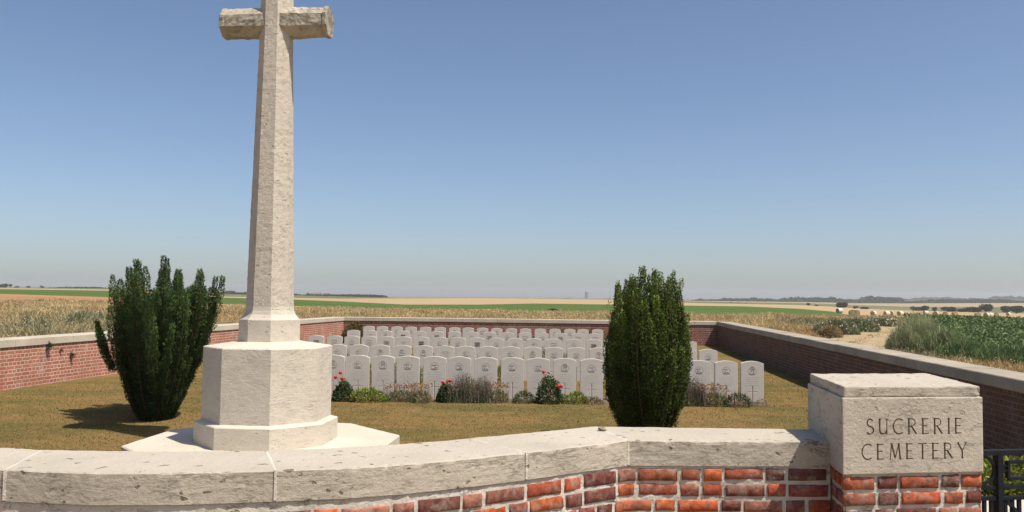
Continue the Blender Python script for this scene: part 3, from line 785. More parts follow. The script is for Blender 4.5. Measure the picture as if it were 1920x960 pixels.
# ------------------------------------------------------------------ foliage makers
def rand_unit(n):
    v = RNG.normal(size=(n, 3)); return v/np.linalg.norm(v, axis=1, keepdims=True)
def leaf_quads(P, axis, L, Wd, col):
    """diamond leaves at P along axis (n,3)"""
    n = len(P); axis = axis/np.linalg.norm(axis, axis=1, keepdims=True)
    s = np.cross(axis, rand_unit(n)); s /= (np.linalg.norm(s, axis=1, keepdims=True)+1e-6)
    L = np.asarray(L).reshape(-1, 1)*np.ones((n, 1)); Wd = np.asarray(Wd).reshape(-1, 1)*np.ones((n, 1))
    V = np.stack([P, P+axis*L*.5+s*Wd*.5, P+axis*L, P+axis*L*.5-s*Wd*.5], 1).reshape(-1, 3)
    Q = np.arange(4*n).reshape(-1, 4); C = np.repeat(col, 4, axis=0); return V, Q, C
def blades(P, h, wd, lean, col, dark=.7):
    n = len(P); a = RNG.uniform(0, 2*np.pi, n); t = RNG.uniform(0, 2*np.pi, n)
    sx = np.stack([np.cos(a), np.sin(a), np.zeros(n)], 1)*(wd.reshape(-1, 1)*.5)
    ln = np.stack([np.cos(t), np.sin(t), np.zeros(n)], 1)*(h*lean).reshape(-1, 1)
    up = np.stack([np.zeros(n), np.zeros(n), h], 1)
    m = P+up*.55+ln*.35; tip = P+up+ln
    V = np.stack([P-sx, P+sx, m-sx*.8, m+sx*.8, tip], 1).reshape(-1, 3); b0 = np.arange(n)*5
    Q = np.stack([b0, b0+1, b0+3, b0+2], 1); Tt = np.stack([b0+2, b0+3, b0+4], 1)
    return V, Q, Tt, np.repeat(col, 5, axis=0)
def blades_obj(name, P, h, wd, lean, col, parent=None, mat=None):
    V, Q, T3, C = blades(np.asarray(P), np.asarray(h), np.asarray(wd), np.asarray(lean), np.asarray(col))
    return fast_mesh(name, V, Q, T3, mat=mat or M_BLADE, parent=parent, col=C)
def pick(cols, n, jitter=.15):
    c = np.array(cols)[RNG.integers(0, len(cols), n)]; return np.clip(c*(1+RNG.uniform(-jitter, jitter, (n, 1))), 0, 1)
def tube(pts, rad, sides=6):
    V = []; Fc = []
    for i, p in enumerate(pts):
        t = (pts[min(i+1, len(pts)-1)]-pts[max(0, i-1)]).normalized(); a = t.cross(Vector((.3, 1, .1))).normalized(); b_ = t.cross(a)
        for j in range(sides):
            an = 2*math.pi*j/sides; V.append(p+(a*math.cos(an)+b_*math.sin(an))*rad[i])
    for i in range(len(pts)-1):
        for j in range(sides):
            k = (j+1) % sides; Fc.append((i*sides+j, i*sides+k, (i+1)*sides+k, (i+1)*sides+j))
    Fc.append(tuple(range(sides))[::-1]); Fc.append(tuple((len(pts)-1)*sides+j for j in range(sides)))
    return V, Fc
def join_lists(items):
    V = []; Fc = []
    for v, f in items:
        k = len(V); V += list(v); Fc += [tuple(k+i for i in q) for q in f]
    return V, Fc

# lawn blades, only where the turf is seen close enough
n = 150000
az = RNG.uniform(-.62, .56, n); dd = 6.2*np.exp(RNG.uniform(0, 1, n)*math.log(22/6.2)); X = dd*np.sin(az); Y = dd*np.cos(az)
ok = inside(X, Y, -.35) & (Y > 5.9+.0*X); dc = np.hypot(X-CC.x, Y-CC.y); ok &= dc > 1.66
X, Y, dd = X[ok], Y[ok], dd[ok]; nn_ = np.array([noise.noise((x*.7, y*1.3, 0))+.7*noise.noise((x*3.1, y*4.3, 5)) for x, y in zip(X, Y)])
colA = pick([(.31, .205, .085), (.26, .17, .065), (.22, .155, .06), (.35, .245, .11)], len(X)); colB = pick([(.145, .145, .045), (.18, .16, .055), (.24, .19, .07)], len(X))
colL = np.where((nn_ > .05)[:, None], colB, colA)
tag(blades_obj('lawn_grass', np.stack([X, Y, .002+lawn_z(Y)], 1), RNG.uniform(.010, .024, len(X)), .0022*dd**.6, RNG.uniform(.3, 1.6, len(X)), colL), 'short scorched brown and olive lawn grass round the cross and graves', 'grass', kind='stuff')

# tall dry grass beyond the walls
def region_blades(name, n, azr, dr, hfun, cols, keep=None, label='', wk=.0010, lean=(.15, .9), seedy=True, clump=6):
    az = RNG.uniform(*azr, n); dd = dr[0]*np.exp(RNG.uniform(0, 1, n)*math.log(dr[1]/dr[0]))
    X = dd*np.sin(az); Y = dd*np.cos(az); ok = ~inside(X, Y, .75) & (Y > 6)
    if keep is not None: ok &= keep(X, Y)
    X, Y, dd = X[ok], Y[ok], dd[ok]; d1, _ = bnd(0, np.arctan2(X, Y)); ok = dd < d1; X, Y, dd = X[ok], Y[ok], dd[ok]
    nz = np.array([noise.noise((x*.33, y*.33, 3)) for x, y in zip(X, Y)]); n2 = np.array([noise.noise((x*.09, y*.09, 9)) for x, y in zip(X, Y)])
    m = len(X); hs = hfun(X, Y, dd)*(1+nz*.8)*RNG.uniform(.6, 1.1, m)
    X = np.repeat(X, clump)+RNG.normal(0, .05, m*clump)*np.repeat(np.sqrt(dd/15), clump); Y = np.repeat(Y, clump)+RNG.normal(0, .05, m*clump)
    ci = pick(cols[0], m); cj = pick(cols[1], m); ck = pick(cols[2], m)
    c = np.where((n2 > .18)[:, None], cj, ci); c = np.where(((nz+n2) < -.32)[:, None], ck, c)
    c = np.repeat(c, clump, axis=0)*RNG.uniform(.8, 1.2, (m*clump, 1))
    Z = ground_z(X, Y)-.02
    dd3 = dd
    if seedy:                                   # pale drooping seed heads over the tufts
        q = m; ii = np.arange(q)*clump; P_ = np.stack([X[ii], Y[ii], Z[ii]+hs*RNG.uniform(.6, 1.1, q)], 1); P_[:, :2] += RNG.normal(0, .08, (q, 2))
        sz = (.0008*dd3+.010); V_, Q_, C_ = leaf_quads(P_, rand_unit(q)+np.array([0, 0, .4]), sz*1.6, sz*.8, pick([(.52, .42, .24), (.44, .34, .18), (.56, .47, .31)], q))
        tag(fast_mesh('seed_heads', V_, Q_, mat=M_BLADE, col=C_), label.replace('grass', 'grass seed heads', 1), 'grass', kind='stuff')
    o = blades_obj(name, np.stack([X, Y, Z], 1), np.repeat(hs, clump)*RNG.uniform(.7, 1.1, m*clump), np.repeat(wk*dd+.004, clump), RNG.uniform(*lean, m*clump), c)
    return tag(o, label, 'grass', kind='stuff')
STR = [(.54, .40, .19), (.62, .48, .25), (.46, .33, .14), (.58, .44, .23), (.42, .32, .15)]
OLV = [(.24, .24, .14), (.32, .29, .17), (.38, .31, .17), (.20, .21, .11)]
RED = [(.40, .23, .10), (.44, .28, .13), (.38, .25, .11)]
def hL(X, Y, d): return np.interp(d, [14, 20, 40, 60, 75], [.6, .62, .42, .32, .24])
region_blades('tall_dry_grass', 44000, (-.66, -.16), (14.5, 72), hL, (STR+[(.56, .46, .27)], OLV+STR[:2], RED), label='tall straw-coloured grass outside the sunlit side wall')
def hB(X, Y, d): return np.interp(d, [33, 50, 75], [.5, .42, .28])
region_blades('tall_dry_grass', 22000, (-.2, .30), (33, 74), hB, (STR, STR, RED), label='golden dry grass beyond the rear wall, ending at the green field')
# track and crop on the right
trk = [hit(x, y) for x, y in ((1545, 668), (1600, 646), (1650, 627), (1700, 612), (1745, 603), (1800, 600))]
tw = [1.9, 1.5, 1.3, 1.2, 1.2, 1.2]
pts = resample([Vector((p.x, p.y, 0)) for p in trk], .6); nn2 = with_normals(pts)
V = []; Q = []
for i, (p, nv) in enumerate(nn2):
    tt = i/len(nn2)
    for u in np.linspace(-1, 1, 7):
        q = p+nv*u*(1.35-.45*tt); wv = .06*math.cos(u*math.pi*1.5)*0; V.append((q.x, q.y, float(ground_z(q.x, q.y))+.03+wv))
for i in range(len(nn2)-1):
    for j in range(6): Q.append((i*7+j, i*7+j+1, (i+1)*7+j+1, (i+1)*7+j))
tag(fast_mesh('dirt_track', V, Q, mat=M_TRACK), kind='structure')
TP = np.array([(p.x, p.y) for p, _ in nn2])
def dist_track(X, Y):
    return np.sqrt(((X[:, None]-TP[None, :, 0])**2+(Y[:, None]-TP[None, :, 1])**2).min(1))
cr_l0 = hit(1740, 668); cr_l1 = hit(1700, 600, 60)
def crop_side(X, Y): # positive to the right of the crop's left edge
    e = cr_l1-cr_l0; return ((X-cr_l0.x)*e.y-(Y-cr_l0.y)*e.x)/math.hypot(e.x, e.y)
crop_near0 = hit(1740, 672); crop_near1 = hit(1920, 690)
def crop_in(X, Y):
    e = crop_near1-crop_near0; return (crop_side(X, Y) > 0) & (((X-crop_near0.x)*(-e.y)+(Y-crop_near0.y)*e.x) > 0)
region_blades('tall_dry_grass', 24000, (.26, .66), (11, 74), lambda X, Y, d: np.interp(d, [10, 22, 50, 75], [.3, .33, .4, .3])*np.clip(dist_track(X, Y)-1.1, .12, 1.0), (STR+RED, OLV, RED),
              keep=lambda X, Y: (dist_track(X, Y) > .8) & ~crop_in(X, Y), label='sparse rusty straw grass beside the dirt track and shaded wall')
region_blades('track_grass', 9000, (.26, .5), (14, 60), lambda X, Y, d: np.full_like(d, .07)+.12*np.clip(.35-np.abs(dist_track(X, Y)-.05), 0, 1), (STR, RED, RED),
              keep=lambda X, Y: (dist_track(X, Y) < 1.4) & ((dist_track(X, Y) < .3) | (dist_track(X, Y) > .8)), label='thin trodden straw growing between the ruts of the dirt track', seedy=False, clump=4)
# leafy green crop
n = 120000; az = RNG.uniform(.3, .75, n); dd = 14*np.exp(RNG.uniform(0, 1, n)*math.log(90/14)); X = dd*np.sin(az); Y = dd*np.cos(az)
ok = crop_in(X, Y) & (dd < bnd(0, az)[0]+8); X, Y, dd = X[ok], Y[ok], dd[ok]; m = len(X)
Z = ground_z(X, Y); hh = .32+.18*np.array([noise.noise((x*.5, y*.5, 1)) for x, y in zip(X, Y)])
P = np.stack([X, Y, Z+hh*RNG.uniform(.1, 1, m)], 1); ax = rand_unit(m); ax[:, 2] = np.abs(ax[:, 2])*.8+.1
Vv, Qq, Cc = leaf_quads(P, ax, .007*dd**.8+.04, .004*dd**.8+.022, pick([(.105, .16, .06), (.14, .20, .08), (.08, .125, .045), (.20, .25, .12)], m))
tag(fast_mesh('leafy_crop', Vv, Qq, mat=M_LEAF, col=Cc), 'low leafy green crop filling the field right of the track', 'crop', kind='stuff')

# ------------------------------------------------------------------ yews
def make_yew(base, Rz, plumes, label, nleaf, cols, seed, H):
    rnd = random.Random(seed); root = empty('yew_tree', base); bpy.context.view_layer.update(); tag(root, label, 'yew tree')
    zz = [a for a, _ in Rz]; rr = [b_ for _, b_ in Rz]
    PP = []; AX = []; tubes = []; CL = []
    tot = sum(p[3]-p[2] for p in plumes)
    for (fx, fy, z0, z1, rad) in plumes:
        k = int(nleaf*(z1-z0)/tot*(rad/.09)); t = RNG.uniform(0, 1, k)**.92
        ph = rnd.uniform(0, 6); tx = rnd.uniform(-.03, .03)
        def spine(t):
            z = z0+(z1-z0)*t; R = np.interp(z, zz, rr)
            wob = .025*np.sin(t*5+ph); return np.stack([fx*R+wob+tx*t, fy*R+.02*np.cos(t*4+ph), z], -1)
        c = spine(t); bump_ = .75+.35*np.sin(t*(z1-z0)*26+ph)*.5
        prof = np.where(t > .7, 1-((t-.7)/.3)**2*.7, 1)*np.where(t < .12, .5+t*4, 1)*rad*bump_
        a = RNG.uniform(0, 2*np.pi, k); rads = prof*np.sqrt(RNG.uniform(.25, 1.25, k))
        o_ = np.stack([np.cos(a), np.sin(a), np.zeros(k)], 1)
        PP.append(c+o_*rads[:, None]+np.stack([np.zeros(k), np.zeros(k), RNG.normal(0, .01, k)], 1))
        ax = o_*RNG.uniform(.2, 1.1, (k, 1))+np.array([0, 0, 1])*RNG.uniform(.1, 1.2, (k, 1))+rand_unit(k)*.35; AX.append(ax)
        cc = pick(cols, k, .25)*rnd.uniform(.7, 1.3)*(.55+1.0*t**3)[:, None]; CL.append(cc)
        ts = np.linspace(0, .93, 9); sp = [Vector(v) for v in spine(ts)]
        tubes.append(tube([Vector((fx*.07, fy*.07, -.05)) if z0 < .1 else sp[0]]+sp[1:], [.012-.009*x for x in ts], 5))
    P = np.concatenate(PP); A = np.concatenate(AX); C = np.concatenate(CL)
    Vv, Qq, Cc = leaf_quads(P, A, RNG.uniform(.016, .034, len(P)), RNG.uniform(.009, .016, len(P)), C)
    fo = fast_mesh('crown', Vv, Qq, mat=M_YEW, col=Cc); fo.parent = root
    tv, tf = join_lists(tubes+[tube([Vector((0, 0, -.1)), Vector((.01, 0, .25)), Vector((0, .01, .5))], [.11, .085, .05], 10)]); local(root, 'trunk', tv, tf, M_BARK)
    return root
# left yew: vase of upright plumes
b1 = at(291, 792, 0); k1 = b1.y/F; rnd = random.Random(11)
Rz1 = [(0, .19), (.35, .34), (.87, .54), (1.4, .68), (1.8, .78), (2.4, .86)]
def top_px(px, py): return EYE-(py-(556+(px-960)*.0105))*k1
pl = []
spec1 = [(203, 516), (214, 524), (226, 545), (237, 512), (250, 488), (262, 500), (273, 492), (290, 480), (299, 486), (312, 508), (321, 540), (333, 548), (345, 518), (353, 505), (366, 512), (377, 515), (392, 520), (404, 518)]
for (px, py) in spec1:
    zt = top_px(px, py); R = np.interp(zt, [a for a, _ in Rz1], [b_ for _, b_ in Rz1]); fx = (px-291)*k1/R
    fx = max(-.98, min(1.12, fx)); fy = rnd.uniform(-.5, .5)*math.sqrt(max(0, 1-min(1, fx*fx)))
    pl.append((fx, fy, 0, zt, .078 if abs(fx) > .8 else .09))
for i in range(50):
    a = rnd.uniform(0, 2*math.pi); f = math.sqrt(rnd.uniform(.05, .9)); pxx = 291+f*math.cos(a)*.8/k1; zt = top_px(pxx, np.interp(pxx, [q[0] for q in spec1], [q[1] for q in spec1]))*rnd.uniform(.80, .97)
    pl.append((f*math.cos(a), f*math.sin(a), 0, zt, rnd.uniform(.08, .11)))
for i in range(22):                                     # short outer plumes that fill the flank low down
    a = rnd.uniform(0, 2*math.pi); pl.append((.93*math.cos(a), .93*math.sin(a), rnd.uniform(0, .3), rnd.uniform(.8, 1.45), .07))
YC = [(.048, .078, .024), (.064, .102, .030), (.085, .13, .036), (.034, .058, .020)]
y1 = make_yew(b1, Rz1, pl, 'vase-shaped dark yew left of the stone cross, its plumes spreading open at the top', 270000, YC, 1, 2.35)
def side_branch(root, pts, rad, n, name='side_branch'):
    P0 = [Vector(p) for p in pts]; tv = np.linspace(0, len(P0)-1, n); X = [np.interp(tv, range(len(P0)), [p[i] for p in P0]) for i in range(3)]
    P = np.stack(X, 1); t = tv/(len(P0)-1); prof = rad*np.where(t > .7, 1-(t-.7)/.3*.8, 1)*np.sqrt(RNG.uniform(.1, 1.2, n))
    o_ = rand_unit(n); P = P+o_*prof[:, None]; ax = o_*.6+np.array([0, 0, .7])
    V_, Q_, C_ = leaf_quads(P, ax, RNG.uniform(.022, .045, n), .014, pick(YC, n, .25)); f = fast_mesh(name, V_, Q_, mat=M_YEW, col=C_); f.parent = root
    v, fc = tube(P0, [.012]*len(P0), 5); s = mesh_obj('stem', v, fc, M_BARK); s.parent = f
side_branch(y1, [((215-291)*k1, -.1, .75), ((200-291)*k1, -.12, 1.0), ((192-291)*k1, -.12, 1.2), ((184-291)*k1, -.12, 1.42)], .05, 2600)
side_branch(y1, [((372-291)*k1, -.1, .95), ((385-291)*k1, -.12, 1.25), ((394-291)*k1, -.12, 1.5), ((402-291)*k1, -.12, 1.72)], .05, 2600)
# right yew: dense column
b2 = at(1211, 833, 0); k2 = b2.y/F; rnd = random.Random(5)
Rz2 = [(0, .18), (.25, .30), (.6, .44), (.95, .50), (1.3, .50), (1.7, .47), (2.0, .45), (2.3, .42)]
def top2(px, py): return EYE-(py-(556+(px-960)*.0105))*k2
pl = []
for (px, py) in [(1156, 535), (1166, 548), (1177, 538), (1188, 520), (1199, 508), (1210, 504), (1219, 512), (1229, 512), (1240, 522), (1250, 524), (1262, 514), (1272, 530), (1146, 590), (1284, 588)]:
    zt = top2(px, py); R = np.interp(zt, [a for a, _ in Rz2], [b_ for _, b_ in Rz2]); fx = max(-1, min(1, (px-1211)*k2/R)); fy = rnd.uniform(-.6, .3)*math.sqrt(max(0, 1-fx*fx))
    pl.append((fx, fy, 0, zt, .052)); pl.append((fx*.98, fy, zt-.5, zt+.04, .03))
for i in range(60):
    a = rnd.uniform(0, 2*math.pi); f = math.sqrt(rnd.uniform(.1, 1)); zt = rnd.uniform(1.55, 2.15)-.3*max(0, f-.6)
    pl.append((f*math.cos(a)*.95, f*math.sin(a)*.95, 0, zt, rnd.uniform(.07, .1)))
for i in range(26):
    a = rnd.uniform(0, 2*math.pi); pl.append((.97*math.cos(a), .97*math.sin(a), rnd.uniform(0, .5), rnd.uniform(.9, 1.5), .07))
YC2 = [(.06, .095, .02), (.10, .145, .026), (.17, .21, .038), (.035, .055, .016)]
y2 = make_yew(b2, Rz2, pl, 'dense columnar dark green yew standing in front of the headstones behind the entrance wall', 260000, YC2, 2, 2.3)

# ------------------------------------------------------------------ bed plants
def plant(name, px, py, label, cat, maker, z=0.1, group='plants in the bed along the front row'):
    b_ = at(px, py-(5 if z > .05 else 0), z); root = empty(name, b_); bpy.context.view_layer.update(); tag(root, label, cat, group); maker(root, b_.y/F); return root
def leafball(root, name, n, rx, ry, h, cols, L, W_, z0=.0, up=.4, flatten=1.0):
    u = rand_unit(n); r_ = RNG.uniform(.55, 1.05, n)**.6; P = u*r_[:, None]; P[:, 2] = np.abs(P[:, 2])*1.0
    P = P*np.array([rx, ry, h]); P[:, 2] += z0; ax = u*1.0+rand_unit(n)*.6; ax[:, 2] += up
    V_, Q_, C_ = leaf_quads(P, ax, RNG.uniform(.6, 1.1, n)*L, RNG.uniform(.6, 1.1, n)*W_, pick(cols, n, .3)); o = fast_mesh(name, V_, Q_, mat=M_LEAF, col=C_); o.parent = root; return o
def stems(root, name, n, rx, ry, h, cols, wd=.008, lean=.25):
    P = np.stack([RNG.uniform(-rx, rx, n), RNG.uniform(-ry, ry, n), np.zeros(n)], 1); o = blades_obj(name, P, RNG.uniform(.65, 1.05, n)*h, np.full(n, wd), RNG.uniform(0, lean, n), pick(cols, n, .25), mat=M_LEAF); o.parent = root; return o
def rose_flower(root, p, r_):
    bm = bmesh.new(); rnd = random.Random(int(abs(p[0])*1e4)+3)
    for lay, (k, rr_, tilt) in enumerate(((5, 1.0, .35), (5, .75, .7), (4, .45, 1.1))):
        for i in range(k):
            a = 2*math.pi*i/k+lay*.5; c = Vector((math.cos(a), math.sin(a), 0)); t = Vector((-c.y, c.x, 0)); up = Vector((0, 0, 1)); R = r_*rr_
            v = [bm.verts.new(Vector(p)+q) for q in (c*R*.1, c*R*.6+t*R*.55+up*R*tilt*.6, c*R+t*R*.3+up*R*tilt, c*R*1.08+up*R*tilt*.9, c*R-t*R*.3+up*R*tilt, c*R*.6-t*R*.55+up*R*tilt*.6)]
            bm.faces.new(v)
    bmesh.ops.create_icosphere(bm, subdivisions=2, radius=r_*.7, matrix=Matrix.Translation(Vector(p)+Vector((0, 0, r_*.35))))
    me = bpy.data.meshes.new('flower'); bm.to_mesh(me); bm.free(); me.materials.append(M_ROSE)
    o = bpy.data.objects.new('flower', me); COL.objects.link(o); o.parent = root
def rose(rx, h, flowers, px0):
    def mk(root, k):
        leafball(root, 'foliage', 1300, rx*1.05, .16, h*.72, [(.05, .10, .03), (.08, .14, .05), (.14, .11, .06), (.06, .11, .045)], .05, .03)
        leafball(root, 'upper_leaves', 380, rx*.75, .13, h*.9, [(.06, .09, .035), (.12, .08, .045), (.16, .10, .06)], .04, .022)
        tb_ = [tube([Vector((0, 0, 0)), Vector((random.uniform(-.1, .1), random.uniform(-.05, .05), h*.5)), Vector((fx*k, -.05, fz))], [.006, .005, .003], 5) for fx, fz in flowers]
        v, f = join_lists(tb_); local(root, 'stem', v, f, M_BARK)
        for fx, fz in flowers: rose_flower(root, (fx*k, -.13, fz*.92), .040)
    return mk
GOLD = [(.30, .32, .06), (.38, .38, .10), (.20, .26, .05), (.12, .18, .04)]
DULL = [(.13, .20, .07), (.18, .24, .10), (.24, .24, .13), (.10, .16, .06)]
SED = [(.34, .20, .12), (.42, .27, .17), (.26, .15, .09)]
LAV = [(.22, .17, .15), (.28, .21, .18), (.17, .18, .10), (.15, .15, .09)]
plant('rose_bush', 644, 757, 'small rose bush with three red blooms beside the pedestal', 'rose bush', rose(.16, .42, [(-13, .42), (-1, .40), (-4, .50)], 644))
plant('golden_plant', 690, 759, 'low yellow-green leafy plant right of the leftmost rose bush', 'plant', lambda r, k: leafball(r, 'foliage', 900, .30, .14, .22, GOLD, .07, .025, up=1.0))
def sedum(rx, h, n=260):
    def mk(r, k):
        leafball(r, 'foliage', int(n*2.6), rx, .16, h*.6, DULL, .045, .02, up=.8); stems(r, 'stalk', n//2, rx, .12, h, SED, .006, .2)
        P = np.stack([RNG.uniform(-rx, rx, n), RNG.uniform(-.12, .12, n), RNG.uniform(.72, 1.0, n)*h], 1); V_, Q_, C_ = leaf_quads(P, rand_unit(n)+np.array([0, 0, .2]), .03, .022, pick(SED, n, .3))
        o = fast_mesh('seed_heads', V_, Q_, mat=M_LEAF, col=C_); o.parent = r; tag(o, kind='stuff')
    return mk
def dome(root, name, n, rx, ry, h):
    P = np.stack([RNG.uniform(-rx, rx, n), RNG.uniform(-ry, ry, n), np.zeros(n)], 1); hh = h*RNG.uniform(.6, 1.08, n)*np.sqrt(np.clip(1-(P[:, 0]/rx)**2*.75, .1, 1))
    V_, Q_, T_, C_ = blades(P, hh, np.full(n, .010), RNG.uniform(0, .25, n)+np.abs(P[:, 0])/rx*.15, pick(LAV, n, .3)); o = fast_mesh(name, V_, Q_, T_, mat=M_LEAF, col=C_); o.parent = root
    k = n*3; ii = RNG.integers(0, n, k); tt = RNG.uniform(.55, 1.02, k); Pq = P[ii]+np.stack([RNG.normal(0, .012, k), RNG.normal(0, .01, k), hh[ii]*tt], 1)
    V_, Q_, C_ = leaf_quads(Pq, rand_unit(k)*.6+np.array([0, 0, 1]), .03, .012, pick([(.24, .17, .15), (.17, .13, .10), (.15, .16, .09)], k, .3)); o = fast_mesh('buds', V_, Q_, mat=M_LEAF, col=C_); o.parent = root; tag(o, kind='stuff')
def lav(rx, h, n=420):
    def mk(r, k): leafball(r, 'foliage', 900, rx, .16, h*.45, DULL, .05, .012, up=1.4); dome(r, 'flower_spikes', n, rx*.98, .14, h)
    return mk
plant('sedum', 752, 758, 'brown-topped wide sedum between the golden plant and the pair of roses', 'plant', sedum(.28, .29))
plant('sedum', 790, 760, 'grey-green sedum clump just left of the pair of roses', 'plant', sedum(.16, .32, 160))
plant('rose_bush', 836, 759, 'rose bush with two large pink-red blooms left of the purple-brown spikes', 'rose bush', rose(.13, .38, [(-5, .35), (8, .38)], 836))
plant('heather', 868, 760, 'tall brown lavender spikes right of the pair of roses', 'plant', lav(.26, .46))
plant('heather', 905, 760, 'shorter lavender clump left of the rust-headed sedum', 'plant', lav(.14, .44, 220))
plant('sedum', 933, 760, 'rust-headed sedum between the lavender and the round green mound', 'plant', sedum(.18, .33, 220))
plant('green_mound', 983, 761, 'round dark green cushion plant left of the tall rose bush', 'plant', lambda r, k: leafball(r, 'foliage', 1500, .19, .16, .20, [(.05, .085, .02), (.07, .10, .03), (.04, .065, .018)], .03, .01, up=.6))
plant('rose_bush', 1030, 762, 'tall straggly rose bush with two red blooms in the middle of the bed', 'rose bush', rose(.20, .60, [(16, .31), (21, .31), (-12, .56)], 1030))
plant('golden_plant', 1078, 762, 'low yellow-green leafy plant right of the tall rose bush', 'plant', lambda r, k: leafball(r, 'foliage', 600, .22, .13, .17, GOLD, .06, .022, up=1.0))
plant('russet_plant', 1112, 763, 'small russet ground plant left of the columnar yew', 'plant', lambda r, k: leafball(r, 'foliage', 420, .16, .12, .12, [(.22, .12, .07), (.14, .14, .06), (.28, .20, .12)], .035, .018))
plant('heather', 1297, 766, 'brown lavender clump right of the columnar yew', 'plant', lav(.22, .46, 380))
plant('sedum', 1338, 767, 'rust-headed sedum right of the columnar yew', 'plant', sedum(.22, .36))
plant('green_mound', 1383, 768, 'grey-green cushion plant at the foot of the last two headstones', 'plant', lambda r, k: (leafball(r, 'foliage', 1300, .24, .15, .22, [(.06, .085, .04), (.09, .11, .06), (.05, .07, .03)], .035, .014, up=.6), stems(r, 'stalk', 30, .2, .1, .34, SED, .006)))
plant('russet_plant', 1428, 768, 'pinkish sprig at the foot of the rightmost headstone', 'plant', lambda r, k: leafball(r, 'foliage', 160, .09, .07, .14, [(.26, .18, .13), (.2, .17, .09)], .03, .012))
# bed soil under them
bl0 = at(560, 753.5, .1); bl1 = at(1450, 763.5, .1); V = []; Q = []
nS = 120
for i in range(nS+1):
    t = i/nS; p = bl0.lerp(bl1, t); wob = noise.noise((t*25, 0, 0))*.05
    V += [(p.x, p.y-.02+wob, .100), (p.x, p.y+.45, .135), (p.x, p.y+1.05, .100)]
for i in range(nS): Q += [(i*3, i*3+3, i*3+4, i*3+1), (i*3+1, i*3+4, i*3+5, i*3+2)]
tag(fast_mesh('flower_bed', V, np.array(Q)[:, ::1], mat=M_SOIL), kind='structure')
# little plants between the rows, seen through the gaps
gp = [(701, 657, 17.4), (777, 655, 17.5), (646.5, 650, 21.2), (807, 650, 21.2), (846, 628, 25), (948, 650, 21.3), (1017, 655, 21.2), (1060, 652, 21.2), (785, 622, 28.5), (840, 640, 24.9), (759, 622, 28.5), (946, 626, 28.5), (973, 630, 28.5), (1000, 640, 28.4), (1110, 628, 28.6), (1054, 622, 28.7), (744, 720, 17.6), (790, 725, 17.6), (935, 690, 17.6), (1135, 640, 24.9)]
wh = ['second', 'second', 'third', 'third', 'fourth', 'third', 'third', 'third', 'rear', 'fourth', 'rear', 'rear', 'rear', 'rear', 'rear', 'rear', 'second', 'second', 'second', 'fourth']
colsG = [GOLD, DULL, [(.06, .09, .03), (.10, .12, .05)], [(.2, .12, .06), (.10, .11, .05)]]
cn = ['golden', 'dull green', 'dark green', 'russet']
# labels name the pair of stones the clump shows between
for i, ((px, py, d), rw) in enumerate(zip(gp, wh)):
    ri = {'second': 1, 'third': 2, 'fourth': 3, 'rear': 4}[rw]; rights = rows[ri][2]
    li = sum(1 for r_ in rights if r_ < px+2); b_ = aty(px, py, d-.35); root = empty('small_plant', (b_.x, b_.y, .1)); bpy.context.view_layer.update()
    ci = i % 4; hgt = random.uniform(.3, .55)
    tag(root, '%s clump before the %s row, by its %s headstone from the left' % (['golden', 'dull green', 'dark green', 'russet', 'small golden', 'grey-green', 'deep green', 'rust-brown', 'yellowish', 'drab green', 'bushy dark green', 'reddish', 'pale golden', 'drab grey-green', 'darkest green', 'brown', 'bright yellow-green', 'muted green', 'dark leafy', 'rusty'][i], rw, ORD[max(0, min(li, len(rights)-1))]), 'plant', 'small plants between the rows')
    leafball(root, 'foliage', 330, .14, .11, hgt, colsG[ci], .05, .022, up=.6); stems(root, 'stalk', 14, .08, .06, hgt*1.15, SED, .007)
# rose thicket in the rear left corner
cb = aty(668, 600, 31.3); root = empty('corner_shrub', (cb.x, 31.2, 0)); bpy.context.view_layer.update()
tag(root, 'russet and green shrub in the far left corner against the rear wall', 'shrub')
leafball(root, 'foliage', 2200, .55, .4, .85, [(.08, .10, .03), (.16, .10, .05), (.22, .12, .06), (.05, .08, .025)], .08, .045); stems(root, 'stalk', 60, .4, .3, 1.15, SED, .012, .4)
# creeper patches low on the rear wall
for (px, d, lab) in ((1112, 31.9, 'green climber low on the rear wall just left of the columnar yew'), (1055, 31.9, 'short green climber on the rear wall, left of the larger one by the yew'), (1133, 31.2, 'orange-leaved shrub against the rear wall beside the columnar yew')):
    p = aty(px, 600, d); root = empty('wall_climber', (p.x, d-.15, 0)); bpy.context.view_layer.update(); tag(root, lab, 'climber')
    cc = [(.10, .13, .05), (.14, .16, .07)] if d > 31.5 else [(.36, .20, .06), (.28, .22, .07)]
    leafball(root, 'foliage', 900, .45 if px == 1112 else .28, .12, .66, cc, .07, .04)
# weeds rooted in the side wall
for (px, py, s, lab) in ((91, 650, .12, 'largest dark weed tuft rooted in the sunlit side wall'), (135, 667, .09, 'second weed tuft on the sunlit side wall, nearest the left yew'), (115, 657, .05, 'tiny weed tuft between the two larger ones on the sunlit side wall')):
    r = ray(px, py); n0 = Vector((nl.x, nl.y, 0)); t_ = (FL+Vector((0, 0, 0))-Vector((0, 0, EYE)))
    tt = (Vector((FL.x, FL.y, 0)).dot(n0)-0)/Vector((r.x, r.y, 0)).dot(n0); p = Vector((0, 0, EYE))+r*tt
    root = empty('wall_weed', p); bpy.context.view_layer.update(); tag(root, lab, 'weed')
    u = rand_unit(160); V_, Q_, C_ = leaf_quads(u*s*np.array([.7, .3, .7])*RNG.uniform(0, 1, (160, 1)), u+np.array([0, 0, .3]), s*.35, s*.16, pick([(.07, .08, .03), (.05, .06, .02), (.12, .10, .05)], 160)); o = fast_mesh('leaves', V_, Q_, mat=M_LEAF, col=C_); o.parent = root
